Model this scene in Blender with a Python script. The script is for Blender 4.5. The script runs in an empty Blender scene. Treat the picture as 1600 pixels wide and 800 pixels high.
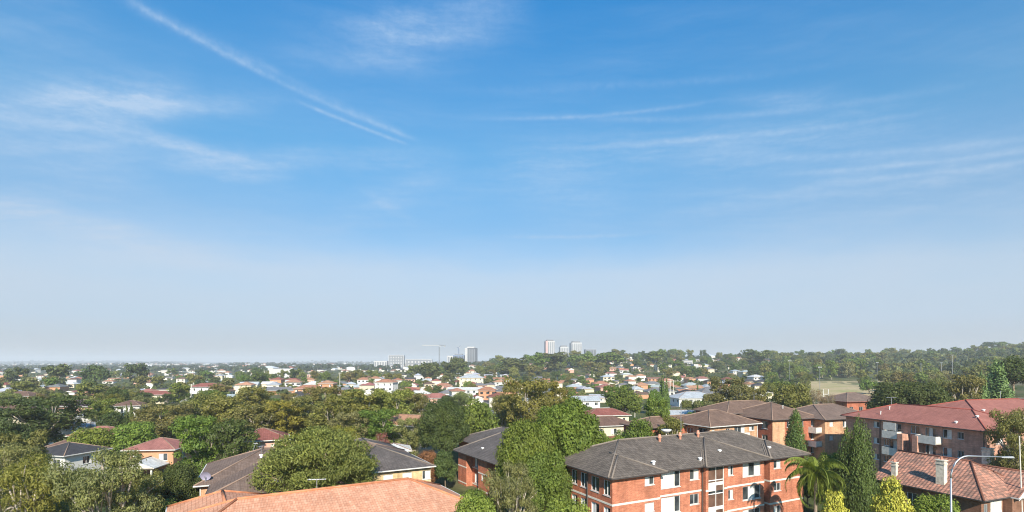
import bpy, math, random
import numpy as np
from mathutils import Vector, Matrix

random.seed(11)
RNG = np.random.default_rng(11)
scene = bpy.context.scene
col = scene.collection
R = math.radians
F = 820.0          # focal length in photo pixels (photo 1600 wide)
HOR = 566.0        # eye-level row of the photo
CAMZ = 20.0        # eye height above the near ground


def ss(a, b, x):
    t = min(1.0, max(0.0, (x - a) / (b - a)))
    return t * t * (3 - 2 * t)


def gz(x, y):
    """height of the ground"""
    yy = max(y, 1.0)
    t = x / yy
    z = 24.0 * ss(380, 1000, yy) * ss(-0.24, 0.2, t) - 14 * ss(1150, 1900, yy) * ss(-0.24, 0.2, t)
    z += 8.0 * ss(600, 1100, yy) * ss(0.55, 0.95, t) * (1 - ss(1300, 1900, yy))
    z += 9.0 * ss(108, 150, yy) * ss(.84, .95, t)
    z -= 3.0 * ss(250, 600, yy) * ss(-0.3, -0.7, t)
    if yy > 150:
        k = ss(150, 400, yy)
        z += k * (1.3 * math.sin(x * .013 + 1) * math.sin(y * .011) + .8 * math.sin(x * .031 + y * .017))
    if yy > 1500:
        z += ss(1500, 3000, yy) * (9 * math.sin(x * .0031 + 2) * math.sin(y * .0023) + 6 * math.sin(x * .0073 + y * .004))
    if yy > 4000:
        n = .5 + .25 * math.sin(x * .0009 + 1.3) + .25 * math.sin(x * .0021 + .4)
        z += (60 * ss(.12, .34, t) * ss(4200, 5600, yy) + 42 * n * ss(5200, 7000, yy))
    return z


def px_dir(px):
    return (px - 800.0) / F


def at(px, Y, z=None):
    x = px_dir(px) * Y
    return Vector((x, Y, gz(x, Y) if z is None else z))


def ztop(py, Y):
    return CAMZ - (py - HOR) * Y / F


def topix(p):
    return 800 + F * p[0] / p[1], HOR + F * (CAMZ - p[2]) / p[1]


# ------------------------------------------------------------------ mesh builder
class MB:
    def __init__(self):
        self.v, self.f, self.m = [], [], []

    def poly(self, pts, m=0):
        i = len(self.v)
        self.v.extend([tuple(p) for p in pts])
        self.f.append(tuple(range(i, i + len(pts))))
        self.m.append(m)

    def box(self, a, b, m=0):
        x0, y0, z0 = a
        x1, y1, z1 = b
        self.hexa([(x0, y0, z0), (x1, y0, z0), (x1, y1, z0), (x0, y1, z0),
                   (x0, y0, z1), (x1, y0, z1), (x1, y1, z1), (x0, y1, z1)], m)

    def hexa(self, p, m=0):
        i = len(self.v)
        self.v.extend([tuple(q) for q in p])
        for q in ((3, 2, 1, 0), (4, 5, 6, 7), (0, 1, 5, 4), (1, 2, 6, 5), (2, 3, 7, 6), (3, 0, 4, 7)):
            self.f.append(tuple(i + k for k in q))
            self.m.append(m)

    def obox(self, P, u, s0, s1, n, d0, d1, z0, z1, m=0):
        """box along direction u (s0..s1), along n (d0..d1)"""
        def q(s, d, z):
            return (P[0] + u[0] * s + n[0] * d, P[1] + u[1] * s + n[1] * d, z)
        self.hexa([q(s0, d0, z0), q(s1, d0, z0), q(s1, d1, z0), q(s0, d1, z0),
                   q(s0, d0, z1), q(s1, d0, z1), q(s1, d1, z1), q(s0, d1, z1)], m)

    def tube(self, pts, rad, n=6, m=0, cap=True):
        pts = [Vector(p) for p in pts]
        if not hasattr(rad, '__len__'):
            rad = [rad] * len(pts)
        rings = []
        for k, p in enumerate(pts):
            d = (pts[min(k + 1, len(pts) - 1)] - pts[max(k - 1, 0)]).normalized()
            a = d.cross(Vector((0, 0, 1)) if abs(d.z) < .95 else Vector((1, 0, 0))).normalized()
            b = d.cross(a)
            i = len(self.v)
            for j in range(n):
                t = 2 * math.pi * j / n
                self.v.append(tuple(p + (a * math.cos(t) + b * math.sin(t)) * rad[k]))
            rings.append(i)
        for k in range(len(rings) - 1):
            for j in range(n):
                j2 = (j + 1) % n
                self.f.append((rings[k] + j, rings[k + 1] + j, rings[k + 1] + j2, rings[k] + j2))
                self.m.append(m)
        if cap:
            self.f.append(tuple(rings[0] + j for j in range(n)))
            self.m.append(m)
            self.f.append(tuple(rings[-1] + j for j in reversed(range(n))))
            self.m.append(m)

    def lathe(self, c, prof, n=10, m=0):
        rings = []
        for (r, z) in prof:
            i = len(self.v)
            for j in range(n):
                t = 2 * math.pi * j / n
                self.v.append((c[0] + r * math.cos(t), c[1] + r * math.sin(t), c[2] + z))
            rings.append(i)
        for k in range(len(rings) - 1):
            for j in range(n):
                j2 = (j + 1) % n
                self.f.append((rings[k] + j, rings[k] + j2, rings[k + 1] + j2, rings[k + 1] + j))
                self.m.append(m)
        self.f.append(tuple(rings[-1] + j for j in range(n)))
        self.m.append(m)

    def mesh(self, name, mats, smooth=False):
        me = bpy.data.meshes.new(name)
        me.from_pydata(self.v, [], self.f)
        if not isinstance(mats, (list, tuple)):
            mats = [mats]
        for q in mats:
            me.materials.append(q)
        me.polygons.foreach_set('material_index', self.m)
        uv = me.uv_layers.new(name='UVMap').data
        Z = Vector((0, 0, 1))
        for p in me.polygons:
            n = p.normal
            h = Z.cross(n)
            if h.length < 1e-4:
                h = Vector((1, 0, 0))
            h.normalize()
            w = n.cross(h)
            for li in p.loop_indices:
                c = me.vertices[me.loops[li].vertex_index].co
                uv[li].uv = (c.dot(h), c.dot(w))
        if smooth:
            me.polygons.foreach_set('use_smooth', [True] * len(me.polygons))
        me.update()
        return me

    def build(self, name, mats, parent=None, smooth=False):
        return link(name, self.mesh(name, mats, smooth), parent)


def link(name, data, parent=None):
    o = bpy.data.objects.new(name, data)
    col.objects.link(o)
    if parent is not None:
        o.parent = parent
    return o


def empty(name, loc, rz=0.0, label=None, cat=None, group=None):
    o = bpy.data.objects.new(name, None)
    col.objects.link(o)
    o.location = loc
    o.rotation_euler = (0, 0, rz)
    o.empty_display_size = .3
    tag(o, label, cat, group)
    return o


def tag(o, label=None, cat=None, group=None, kind=None):
    for k, v in (('label', label), ('category', cat), ('group', group), ('kind', kind)):
        if v:
            o[k] = v
    return o


def copy_tree(o, parent=None):
    c = o.copy()
    col.objects.link(c)
    if parent is not None:
        c.parent = parent
    for ch in KIDS.get(o.name, ()):
        copy_tree(ch, c)
    return c


KIDS = {}


def reg_kids(root):
    """remember the children of a prototype (and theirs) for copy_tree"""
    todo = [root]
    allo = list(col.objects)
    while todo:
        r = todo.pop()
        KIDS[r.name] = [o for o in allo if o.parent == r]
        todo.extend(KIDS[r.name])


# ------------------------------------------------------------------ materials
class NT:
    def __init__(self, name):
        self.mat = bpy.data.materials.new(name)
        self.mat.use_nodes = True
        self.t = self.mat.node_tree
        self.t.nodes.clear()
        self.out = self.n('ShaderNodeOutputMaterial')

    def n(self, kind, **kw):
        q = self.t.nodes.new(kind)
        for k, v in kw.items():
            if k in ('inputs',):
                for kk, vv in v.items():
                    q.inputs[kk].default_value = vv
            else:
                setattr(q, k, v)
        return q

    def l(self, a, b):
        self.t.links.new(a, b)


def c4(c):
    return (c[0], c[1], c[2], 1.0)


def mixc(nt, blend, fac, a, b):
    q = nt.n('ShaderNodeMix', data_type='RGBA', blend_type=blend)
    for idx, v in ((0, fac), (6, a), (7, b)):
        if hasattr(v, 'is_linked'):
            nt.l(v, q.inputs[idx])
        elif isinstance(v, (int, float)):
            q.inputs[idx].default_value = v
        else:
            q.inputs[idx].default_value = c4(v)
    return q.outputs[2]


def ramp(nt, src, stops):
    q = nt.n('ShaderNodeValToRGB')
    e = q.color_ramp.elements
    while len(e) < len(stops):
        e.new(.5)
    for k, (p, c) in enumerate(stops):
        e[k].position = p
        e[k].color = c4(c) if hasattr(c, '__len__') else (c, c, c, 1)
    nt.l(src, q.inputs[0])
    return q.outputs[0]


def noise(nt, vec, scale, detail=4, rough=.55):
    q = nt.n('ShaderNodeTexNoise', inputs={'Scale': scale, 'Detail': detail, 'Roughness': rough})
    if vec is not None:
        nt.l(vec, q.inputs['Vector'])
    return q.outputs[0]


def bsdf(nt, base, rough=.8, spec=.3, bump=None, bstr=.5, bdist=.05):
    b = nt.n('ShaderNodeBsdfPrincipled', inputs={'Roughness': rough, 'Specular IOR Level': spec})
    if hasattr(base, 'is_linked'):
        nt.l(base, b.inputs['Base Color'])
    else:
        b.inputs['Base Color'].default_value = c4(base)
    if bump is not None:
        u = nt.n('ShaderNodeBump', inputs={'Strength': bstr, 'Distance': bdist})
        nt.l(bump, u.inputs['Height'])
        nt.l(u.outputs[0], b.inputs['Normal'])
    nt.l(b.outputs[0], nt.out.inputs[0])
    return b


def mat_plain(name, c, rough=.7, spec=.3, var=.15, scale=1.5, objcol=False):
    nt = NT(name)
    tc = nt.n('ShaderNodeTexCoord')
    if objcol:
        oi = nt.n('ShaderNodeObjectInfo')
        base = oi.outputs['Color']
    else:
        base = c
    nz = noise(nt, tc.outputs['Object'], scale, 5)
    k = ramp(nt, nz, [(.3, 1 - var), (.7, 1 + var)])
    bsdf(nt, mixc(nt, 'MULTIPLY', 1.0, base, k), rough, spec)
    return nt.mat


def mat_metal(name, c, rough=.4):
    nt = NT(name)
    b = bsdf(nt, c, rough, .5)
    b.inputs['Metallic'].default_value = .8
    return nt.mat


def mat_brick(name, c1, c2, mortar, w=.24, h=.086, objcol=False):
    nt = NT(name)
    uv = nt.n('ShaderNodeUVMap').outputs[0]
    br = nt.n('ShaderNodeTexBrick', inputs={'Scale': 1.0, 'Mortar Size': .009, 'Brick Width': w, 'Row Height': h, 'Bias': .0,
                                            'Color1': c4(c1), 'Color2': c4(c2), 'Mortar': c4(mortar), 'Mortar Smooth': .2})
    nt.l(uv, br.inputs['Vector'])
    c = br.outputs[0]
    if objcol:
        oi = nt.n('ShaderNodeObjectInfo')
        c = mixc(nt, 'MULTIPLY', 1.0, c, oi.outputs['Color'])
    k = ramp(nt, noise(nt, uv, .5, 6, .65), [(.28, .66), (.72, 1.22)])
    mp = nt.n('ShaderNodeMapping', inputs={'Scale': (1.2, 5.5, 1)})
    nt.l(uv, mp.inputs[0])
    k2 = ramp(nt, noise(nt, mp.outputs[0], 1.0, 3, .6), [(.3, .84), (.7, 1.14)])
    c = mixc(nt, 'MULTIPLY', 1.0, c, k)
    c = mixc(nt, 'MULTIPLY', 1.0, c, k2)
    ms = nt.n('ShaderNodeMapping', inputs={'Scale': (1.6, .16, 1)})
    nt.l(uv, ms.inputs[0])
    st = ramp(nt, noise(nt, ms.outputs[0], 1.0, 5, .7), [(.36, .70), (.56, 1.05)])
    c = mixc(nt, 'MULTIPLY', .75, c, st)
    inv = nt.n('ShaderNodeMath', operation='SUBTRACT', inputs={0: 1.0})
    nt.l(br.outputs[1], inv.inputs[1])
    bsdf(nt, c, .9, .15, inv.outputs[0], .4, .01)
    return nt.mat


def mat_tile(name, c1, c2, gap, w=.33, h=.36, lichen=None, objcol=False, bstr=.8, rough=.85, streak=.22):
    """courses of roof tiles on the slope: u along the eave, v up the slope"""
    nt = NT(name)
    uv = nt.n('ShaderNodeUVMap').outputs[0]
    br = nt.n('ShaderNodeTexBrick', inputs={'Scale': 1.0, 'Mortar Size': .022, 'Brick Width': w, 'Row Height': h, 'Bias': .0,
                                            'Color1': c4(c1), 'Color2': c4(c2), 'Mortar': c4(gap), 'Mortar Smooth': .4})
    br.offset = 0.0
    nt.l(uv, br.inputs['Vector'])
    c = br.outputs[0]
    if objcol:
        oi = nt.n('ShaderNodeObjectInfo')
        c = mixc(nt, 'MULTIPLY', 1.0, c, oi.outputs['Color'])
    sep = nt.n('ShaderNodeSeparateXYZ')
    nt.l(uv, sep.inputs[0])
    # course profile: a saw tooth up the slope plus a roll across each tile
    dv = nt.n('ShaderNodeMath', operation='DIVIDE', inputs={1: h})
    nt.l(sep.outputs[1], dv.inputs[0])
    fr = nt.n('ShaderNodeMath', operation='FRACT')
    nt.l(dv.outputs[0], fr.inputs[0])
    sw = nt.n('ShaderNodeMath', operation='SUBTRACT', inputs={0: 1.0})
    nt.l(fr.outputs[0], sw.inputs[1])
    du = nt.n('ShaderNodeMath', operation='MULTIPLY', inputs={1: 2 * math.pi / w})
    nt.l(sep.outputs[0], du.inputs[0])
    sn = nt.n('ShaderNodeMath', operation='SINE')
    nt.l(du.outputs[0], sn.inputs[0])
    ma = nt.n('ShaderNodeMath', operation='MULTIPLY_ADD', inputs={1: .35})
    nt.l(sn.outputs[0], ma.inputs[0])
    nt.l(sw.outputs[0], ma.inputs[2])
    k = ramp(nt, noise(nt, uv, .35, 6, .7), [(.28, 1 - streak), (.75, 1 + streak * .8)])
    c = mixc(nt, 'MULTIPLY', 1.0, c, k)
    mp = nt.n('ShaderNodeMapping', inputs={'Scale': (2.2, .35, 1)})
    nt.l(uv, mp.inputs[0])
    k2 = ramp(nt, noise(nt, mp.outputs[0], 1.0, 4, .65), [(.3, 1 - streak * .7), (.7, 1 + streak * .5)])
    c = mixc(nt, 'MULTIPLY', 1.0, c, k2)
    if lichen is not None:
        m = ramp(nt, noise(nt, uv, 1.7, 8, .8), [(.52, 0.0), (.68, .55)])
        c = mixc(nt, 'MIX', m, c, lichen)
    bsdf(nt, c, rough, .12, ma.outputs[0], bstr, .035)
    return nt.mat


def mat_leaf(name, hue_var=.3, trans=.32, clump=.35):
    nt = NT(name)
    oi = nt.n('ShaderNodeObjectInfo')
    geo = nt.n('ShaderNodeNewGeometry')
    tc = nt.n('ShaderNodeTexCoord')
    k = ramp(nt, geo.outputs['Random Per Island'], [(0, 1 - hue_var), (1, 1 + hue_var)])
    c = mixc(nt, 'MULTIPLY', 1.0, oi.outputs['Color'], k)
    nz = noise(nt, tc.outputs['Object'], .55, 5, .62)
    k2 = ramp(nt, nz, [(.33, (1 - clump * .55, 1 - clump * .45, 1 - clump * .2)), (.68, (1 + clump * .65, 1 + clump * .65, 1 + clump * .1))])
    c = mixc(nt, 'MULTIPLY', 1.0, c, k2)
    d = nt.n('ShaderNodeBsdfPrincipled', inputs={'Roughness': .55, 'Specular IOR Level': .25})
    t = nt.n('ShaderNodeBsdfTranslucent')
    ct = mixc(nt, 'MULTIPLY', 1.0, c, (1.15, 1.3, .5))
    nt.l(c, d.inputs['Base Color'])
    nt.l(ct, t.inputs[0])
    mx = nt.n('ShaderNodeMixShader', inputs={0: trans})
    nt.l(d.outputs[0], mx.inputs[1])
    nt.l(t.outputs[0], mx.inputs[2])
    nt.l(mx.outputs[0], nt.out.inputs[0])
    return nt.mat


def mat_bark(name, c, dark):
    nt = NT(name)
    tc = nt.n('ShaderNodeTexCoord')
    mp = nt.n('ShaderNodeMapping', inputs={'Scale': (3, 3, .6)})
    nt.l(tc.outputs['Object'], mp.inputs[0])
    nz = noise(nt, mp.outputs[0], 1.4, 6, .65)
    bsdf(nt, ramp(nt, nz, [(.3, dark), (.62, c)]), .9, .1, nz, .5, .05)
    return nt.mat


M = {}
M['brick_red'] = mat_brick('brick_red', (.56, .178, .092), (.42, .115, .058), (.48, .31, .225))
M['brick_rust'] = mat_brick('brick_rust', (.46, .13, .065), (.37, .10, .05), (.38, .23, .17))
M['brick_pink'] = mat_brick('brick_pink', (.60, .31, .22), (.50, .24, .165), (.54, .40, .32))
M['brick_apricot'] = mat_brick('brick_apricot', (.62, .34, .19), (.54, .28, .15), (.55, .40, .28))
M['brick_cream'] = mat_brick('brick_cream', (.66, .47, .25), (.58, .40, .20), (.60, .48, .33))
M['brick_brown'] = mat_brick('brick_brown', (.25, .12, .075), (.20, .09, .055), (.27, .18, .13))
M['tile_grey'] = mat_tile('tile_grey', (.165, .135, .113), (.118, .097, .082), (.06, .05, .044), lichen=(.24, .205, .17), streak=.3)
M['tile_slate'] = mat_tile('tile_slate', (.135, .115, .108), (.105, .09, .085), (.06, .052, .05), lichen=(.19, .165, .15), streak=.28)
M['tile_brown'] = mat_tile('tile_brown', (.21, .135, .10), (.165, .105, .08), (.10, .065, .05), lichen=(.26, .18, .145), streak=.28)
M['tile_mauve'] = mat_tile('tile_mauve', (.205, .145, .118), (.165, .115, .093), (.11, .075, .06), lichen=(.25, .19, .16), streak=.26)
M['tile_red'] = mat_tile('tile_red', (.36, .148, .118), (.30, .122, .098), (.23, .092, .075), streak=.2, bstr=.5)
M['tile_terracotta'] = mat_tile('tile_terracotta', (.66, .35, .23), (.55, .26, .16), (.36, .165, .105), w=.22, h=.32, lichen=(.66, .46, .33), streak=.22)
M['tile_mixed'] = mat_tile('tile_mixed', (.52, .24, .165), (.22, .13, .10), (.10, .065, .055), w=.40, h=.36, lichen=(.34, .24, .19), bstr=1.0)
M['tile_far'] = mat_tile('tile_far', (.95, .95, .95), (.75, .75, .75), (.5, .5, .5), objcol=True, streak=.22)
M['cap_grey'] = mat_plain('cap_grey', (.20, .165, .14), .9, .1)
M['cap_brown'] = mat_plain('cap_brown', (.26, .18, .14), .9, .1)
M['cap_red'] = mat_plain('cap_red', (.27, .075, .06), .9, .1)
M['cap_terracotta'] = mat_plain('cap_terracotta', (.52, .21, .11), .9, .1, .25)
M['cap_dark'] = mat_plain('cap_dark', (.16, .07, .05), .9, .1, .25)
M['white'] = mat_plain('white_paint', (.78, .77, .74), .6, .3, .06)
M['white_old'] = mat_plain('weathered_white', (.66, .62, .55), .8, .2, .16, 2.5)
M['cream_render'] = mat_plain('cream_render', (.72, .62, .46), .85, .2, .1)
M['gutter'] = mat_plain('dark_gutter', (.06, .05, .047), .6, .3)
M['gutter_white'] = mat_plain('pale_gutter', (.62, .60, .57), .6, .3)
M['eave'] = mat_plain('eave_lining', (.38, .33, .28), .8, .2)
M['frame'] = mat_plain('window_frame', (.62, .62, .61), .5, .4, .05)
M['frame_dark'] = mat_plain('dark_frame', (.10, .095, .09), .5, .4, .05)
M['curtain'] = mat_plain('curtain', (.66, .64, .59), .9, .1, .12, 3)
M['pipe'] = mat_plain('downpipe', (.10, .08, .07), .6, .3)
M['concrete'] = mat_plain('concrete', (.36, .33, .29), .9, .2, .18)
M['galv'] = mat_metal('galvanised_steel', (.46, .47, .49), .5)
M['dish'] = mat_plain('dish_grey', (.30, .28, .38), .5, .4, .06)
M['terracotta_pot'] = mat_plain('terracotta_pot', (.55, .26, .18), .85, .1)
M['chimney'] = mat_plain('chimney_render', (.66, .58, .47), .9, .1, .28, 3)
M['vent'] = mat_plain('roof_vent', (.72, .70, .67), .5, .4, .05)
M['wall_far'] = mat_plain('house_wall', (1, 1, 1), .85, .2, .08, 1.0, objcol=True)
M['steel'] = mat_metal('steel', (.35, .36, .38), .5)
M['bark'] = mat_bark('bark', (.30, .23, .17), (.10, .075, .055))
M['bark_pale'] = mat_bark('pale_gum_bark', (.55, .48, .40), (.24, .20, .16))
M['leaf'] = mat_leaf('leaf')
M['leaf_fir'] = mat_leaf('conifer_spray', .3, .12, .3)
M['frond'] = mat_leaf('palm_frond', .25, .3, .2)


def mat_glass():
    nt = NT('window_glass')
    tc = nt.n('ShaderNodeTexCoord')
    k = ramp(nt, noise(nt, tc.outputs['Object'], .8, 2), [(.35, (.018, .022, .026)), (.65, (.07, .08, .085))])
    b = bsdf(nt, k, .06, .6)
    return nt.mat


M['glass'] = mat_glass()
M['landing'] = mat_plain('stair_wall', (.13, .075, .055), .25, .5, .3, 1.2)
EXPO = .68
EX = 2 ** EXPO
HAZE = 1.9e-4
DROP_F = set([3, 6, 7, 10, 20, 29, 30, 35, 37, 40, 42, 43, 45, 46, 50, 52, 59, 62, 64, 66, 68, 70, 71, 72, 77, 85, 107, 109, 111, 112, 116, 118, 123, 129, 131, 132, 136, 137, 142, 145, 152, 154, 155, 168, 170, 172, 179, 182, 186, 202, 204, 207, 208, 215, 217, 220, 222, 223, 224, 230, 233, 236, 245, 247, 248, 249, 250, 251, 254, 257, 262, 264, 265, 266, 270, 271, 272, 274, 275, 277, 280, 281, 283, 285, 287, 288, 295, 301, 308, 309, 315, 319, 322, 324, 336, 344, 345, 349, 353, 354, 358, 360, 361, 364, 367, 368, 376, 379, 381, 384, 389, 396, 399, 402, 403, 408, 409, 414, 419, 421, 432, 435, 436, 438, 442, 444, 447, 452, 453, 454, 456, 458, 459, 461, 464, 468, 469, 470, 474, 477, 478, 480, 482, 484, 486, 487, 488, 490, 491, 494, 497, 498, 499, 502, 504, 506, 511, 512, 513, 514, 515, 516, 517, 519, 520, 523, 528, 530, 531, 538, 543, 545, 548, 549, 552, 555, 560, 561, 569, 570, 575, 577, 582, 583, 586, 588, 591, 593, 594, 596, 598, 599, 600, 606, 615, 619, 620, 621, 622, 624, 625, 628, 631, 637, 639, 640, 645, 651, 652, 654, 660, 661, 662, 672, 681, 684, 685, 686, 693])
DROP_H = set([5, 7, 8, 9, 10, 16, 19, 23, 24, 32, 39, 40, 43, 61, 67, 68, 70, 72, 74, 76, 77, 78, 79, 82, 83, 89, 92, 95, 96, 97, 98, 103, 104, 105, 106, 107, 108, 110, 111, 114, 115, 116, 118, 119, 120, 121, 122, 124, 133, 134, 135, 143, 145, 147, 151, 155, 156, 160, 166, 171, 177, 184, 189, 197, 198, 201, 205, 208, 217, 218, 222, 224, 228, 229, 230, 231, 236, 237, 256, 263, 264, 265, 266, 267, 268, 269, 270, 271, 272, 273, 274, 275, 276, 277, 278, 279, 280, 281, 282, 283, 284, 285, 286, 287, 288, 289, 292, 293, 297, 303, 306, 307, 309, 311, 313, 314, 315, 317, 319, 320, 325, 326, 330, 332, 333, 335, 337, 338, 344, 346, 349, 350, 359, 360, 361, 362, 363, 366, 376, 379, 383, 384, 386, 388, 389, 391, 393, 396, 397, 398, 399, 400, 401, 403, 404, 405, 407, 408])

# ------------------------------------------------------------------ camera, light, sky
cam = bpy.data.cameras.new('camera')
cam_o = link('camera', cam)
cam_o.location = (0, 0, CAMZ)
cam_o.rotation_euler = (R(90), 0, 0)
cam.sensor_width = 36
cam.lens = 36 * F / 1600
cam.shift_y = (HOR - 400) / 1600
cam.clip_start = .5
cam.clip_end = 40000
scene.camera = cam_o

SUN = Vector((.15 * math.cos(R(33)), -.989 * math.cos(R(33)), math.sin(R(33)))).normalized()
sl = bpy.data.lights.new('sun', 'SUN')
sl.energy = 5.0
sl.angle = R(.5)
sl.color = (1.0, .915, .77)
so = link('sun', sl)
so.location = (0, -40, 80)
so.rotation_euler = SUN.to_track_quat('Z', 'Y').to_euler()

w = bpy.data.worlds.new('World')
scene.world = w
w.use_nodes = True
wt = w.node_tree
wt.nodes.clear()


def wn(kind, **kw):
    q = wt.nodes.new(kind)
    for k, v in kw.items():
        if k == 'inputs':
            for kk, vv in v.items():
                q.inputs[kk].default_value = vv
        else:
            setattr(q, k, v)
    return q


def wl(a, b):
    wt.links.new(a, b)


def wm(op, a, b=None, c=None, clamp=False):
    q = wn('ShaderNodeMath', operation=op, use_clamp=clamp)
    for i, v in enumerate((a, b, c)):
        if v is None:
            continue
        if isinstance(v, (int, float)):
            q.inputs[i].default_value = v
        else:
            wl(v, q.inputs[i])
    return q.outputs[0]


def wmap(src, a, b, lo=0.0, hi=1.0, smooth=True):
    q = wn('ShaderNodeMapRange', interpolation_type='SMOOTHSTEP' if smooth else 'LINEAR',
           inputs={1: a, 2: b, 3: lo, 4: hi})
    wl(src, q.inputs[0])
    return q.outputs[0]


SKY_S = .1
sky = wn('ShaderNodeTexSky', sky_type='NISHITA', sun_disc=False)
sky.sun_elevation = R(33)
sky.sun_rotation = math.atan2(SUN.x, SUN.y)
sky.altitude = 50
sky.air_density = 1.0
sky.dust_density = .6
sky.ozone_density = 1.5
tc = wn('ShaderNodeTexCoord')
DIR = tc.outputs['Generated']
sep = wn('ShaderNodeSeparateXYZ')
wl(DIR, sep.inputs[0])
X, Y, Zc = sep.outputs
EL = wm('ARCSINE', Zc)
AZ = wm('ARCTAN2', X, Y)
zc = wm('MAXIMUM', wm('ADD', Zc, .06), .03)
cmb = wn('ShaderNodeCombineXYZ')
wl(wm('DIVIDE', X, zc), cmb.inputs[0])
wl(wm('DIVIDE', Y, zc), cmb.inputs[1])
PL = cmb.outputs[0]
ae = wn('ShaderNodeCombineXYZ')
wl(AZ, ae.inputs[0])
wl(EL, ae.inputs[1])
AE0 = ae.outputs[0]


def wnoise(vec, scale, detail=4, rough=.55, sx=1, sy=1, rot=0.0, loc=(0, 0, 0)):
    mp = wn('ShaderNodeMapping', inputs={'Scale': (sx, sy, 1), 'Rotation': (0, 0, rot), 'Location': loc})
    wl(vec, mp.inputs[0])
    q = wn('ShaderNodeTexNoise', inputs={'Scale': scale, 'Detail': detail, 'Roughness': rough})
    wl(mp.outputs[0], q.inputs['Vector'])
    return q


# gentle wobble so that nothing is ruler straight
wob = wnoise(AE0, 9.0, 4)
wv = wn('ShaderNodeVectorMath', operation='SUBTRACT', inputs={1: (.5, .5, .5)})
wl(wob.outputs['Color'], wv.inputs[0])
wv2 = wn('ShaderNodeVectorMath', operation='SCALE', inputs={'Scale': .035})
wl(wv.outputs[0], wv2.inputs[0])
wv3 = wn('ShaderNodeVectorMath', operation='ADD')
wl(AE0, wv3.inputs[0])
wl(wv2.outputs[0], wv3.inputs[1])
AE = wv3.outputs[0]
wv4 = wn('ShaderNodeVectorMath', operation='SCALE', inputs={'Scale': .0035})
wl(wv.outputs[0], wv4.inputs[0])
wv5 = wn('ShaderNodeVectorMath', operation='ADD')
wl(AE0, wv5.inputs[0])
wl(wv4.outputs[0], wv5.inputs[1])
AES = wv5.outputs[0]


def azel(px, py):
    d = Vector((px - 800, F, HOR - py)).normalized()
    return math.atan2(d.x, d.y), math.asin(d.z)


def seg(vec, p1, p2, wpx, inten, taper=.35):
    """soft streak of cirrus between two bearings (azimuth, elevation)"""
    a, b = azel(*p1), azel(*p2)
    ba = (b[0] - a[0], b[1] - a[1])
    L = math.hypot(*ba)
    wr = wpx / F
    ang = math.atan2(ba[1], ba[0])
    # a texture mapping carries the bearing into the streak's own frame: along -1..1, across in widths
    mp = wn('ShaderNodeMapping', vector_type='TEXTURE', inputs={
        'Location': ((a[0] + b[0]) / 2, (a[1] + b[1]) / 2, 0), 'Rotation': (0, 0, ang), 'Scale': (L / 2 * (1 + taper), wr, 1)})
    wl(vec, mp.inputs[0])
    s = wn('ShaderNodeSeparateXYZ')
    wl(mp.outputs[0], s.inputs[0])
    along = wmap(wm('ABSOLUTE', s.outputs[0]), 1.0, 1 - taper * 1.6, 0, 1)
    ac = wm('EXPONENT', wm('MULTIPLY', wm('MULTIPLY', s.outputs[1], s.outputs[1]), -1.0))
    return wm('MULTIPLY', wm('MULTIPLY', along, ac), inten)


def total(lst):
    t = lst[0]
    for q in lst[1:]:
        t = wm('ADD', t, q)
    return t


# trails: crisp, slightly beaded
trails = total([
    seg(AES, (215, 8), (640, 214), 3.4, .24, .15), seg(AES, (190, -4), (420, 108), 7.5, .20, .3), seg(AES, (400, 96), (640, 212), 5, .12, .2),
    seg(AES, (474, 162), (628, 222), 2.4, .36, .3),
    seg(AES, (800, 370), (985, 367), 2.6, .24, .4),
    seg(AES, (770, 186), (1100, 160), 2.6, .24, .4), seg(AES, (1190, 248), (1640, 212), 4, .22, .4),
    seg(AES, (1230, 272), (1640, 230), 3, .30, .4), seg(AES, (1310, 284), (1640, 248), 3, .26, .4),
    seg(AES, (1000, 220), (1420, 180), 3.4, .26, .5), seg(AES, (880, 183), (1480, 138), 4, .16, .5),
    seg(AES, (840, 232), (1180, 206), 3.4, .16, .5), seg(AES, (900, 132), (1300, 100), 5, .10, .6), seg(AES, (720, 140), (1000, 128), 6, .08, .6),
])
fine = wmap(wnoise(AE0, 60, 5, .7).outputs[0], .3, .7, .45, 1.25)
trails = wm('MULTIPLY', trails, fine)
soft = total([
    seg(AE, (-60, 170), (280, 144), 22, .42, .4), seg(AE, (100, 185), (420, 262), 14, .16, .5), seg(AE, (300, 310), (620, 335), 30, .06, .6), seg(AE, (620, 300), (1000, 250), 40, .12, .6), seg(AE, (120, 150), (430, 155), 13, .26, .5),
    seg(AE, (215, 203), (345, 240), 9, .22, .5), seg(AE, (262, 246), (440, 274), 14, .46, .5),
    seg(AE, (330, 246), (660, 243), 15, .24, .6), seg(AE, (-60, 318), (350, 408), 18, .34, .3),
    seg(AE, (-40, 230), (240, 246), 60, .22, .5), seg(AE, (1150, 160), (1310, 154), 13, .22, .6),
    seg(AE, (850, 235), (1440, 178), 26, .20, .5), seg(AE, (1100, 262), (1700, 226), 30, .16, .4),
    seg(AE, (560, 62), (800, 10), 38, .30, .5), seg(AE, (440, 70), (640, 50), 36, .13, .6), seg(AE, (-80, 60), (150, 20), 45, .10, .6),
    seg(AE, (520, 340), (700, 262), 24, .16, .6), seg(AE, (570, 296), (640, 345), 8, .16, .6),
    seg(AE, (780, 262), (960, 330), 40, .16, .6), seg(AE, (1000, 330), (1750, 250), 34, .14, .4),
])
fl = wnoise(PL, 2.6, 7, .62, 1.0, 3.4, R(18))
softn = wmap(fl.outputs[0], .28, .72, .55, 1.25)
ripple = wmap(wnoise(AE0, 55, 6, .75, 1, 1.6).outputs[0], .25, .75, .72, 1.18)
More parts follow.
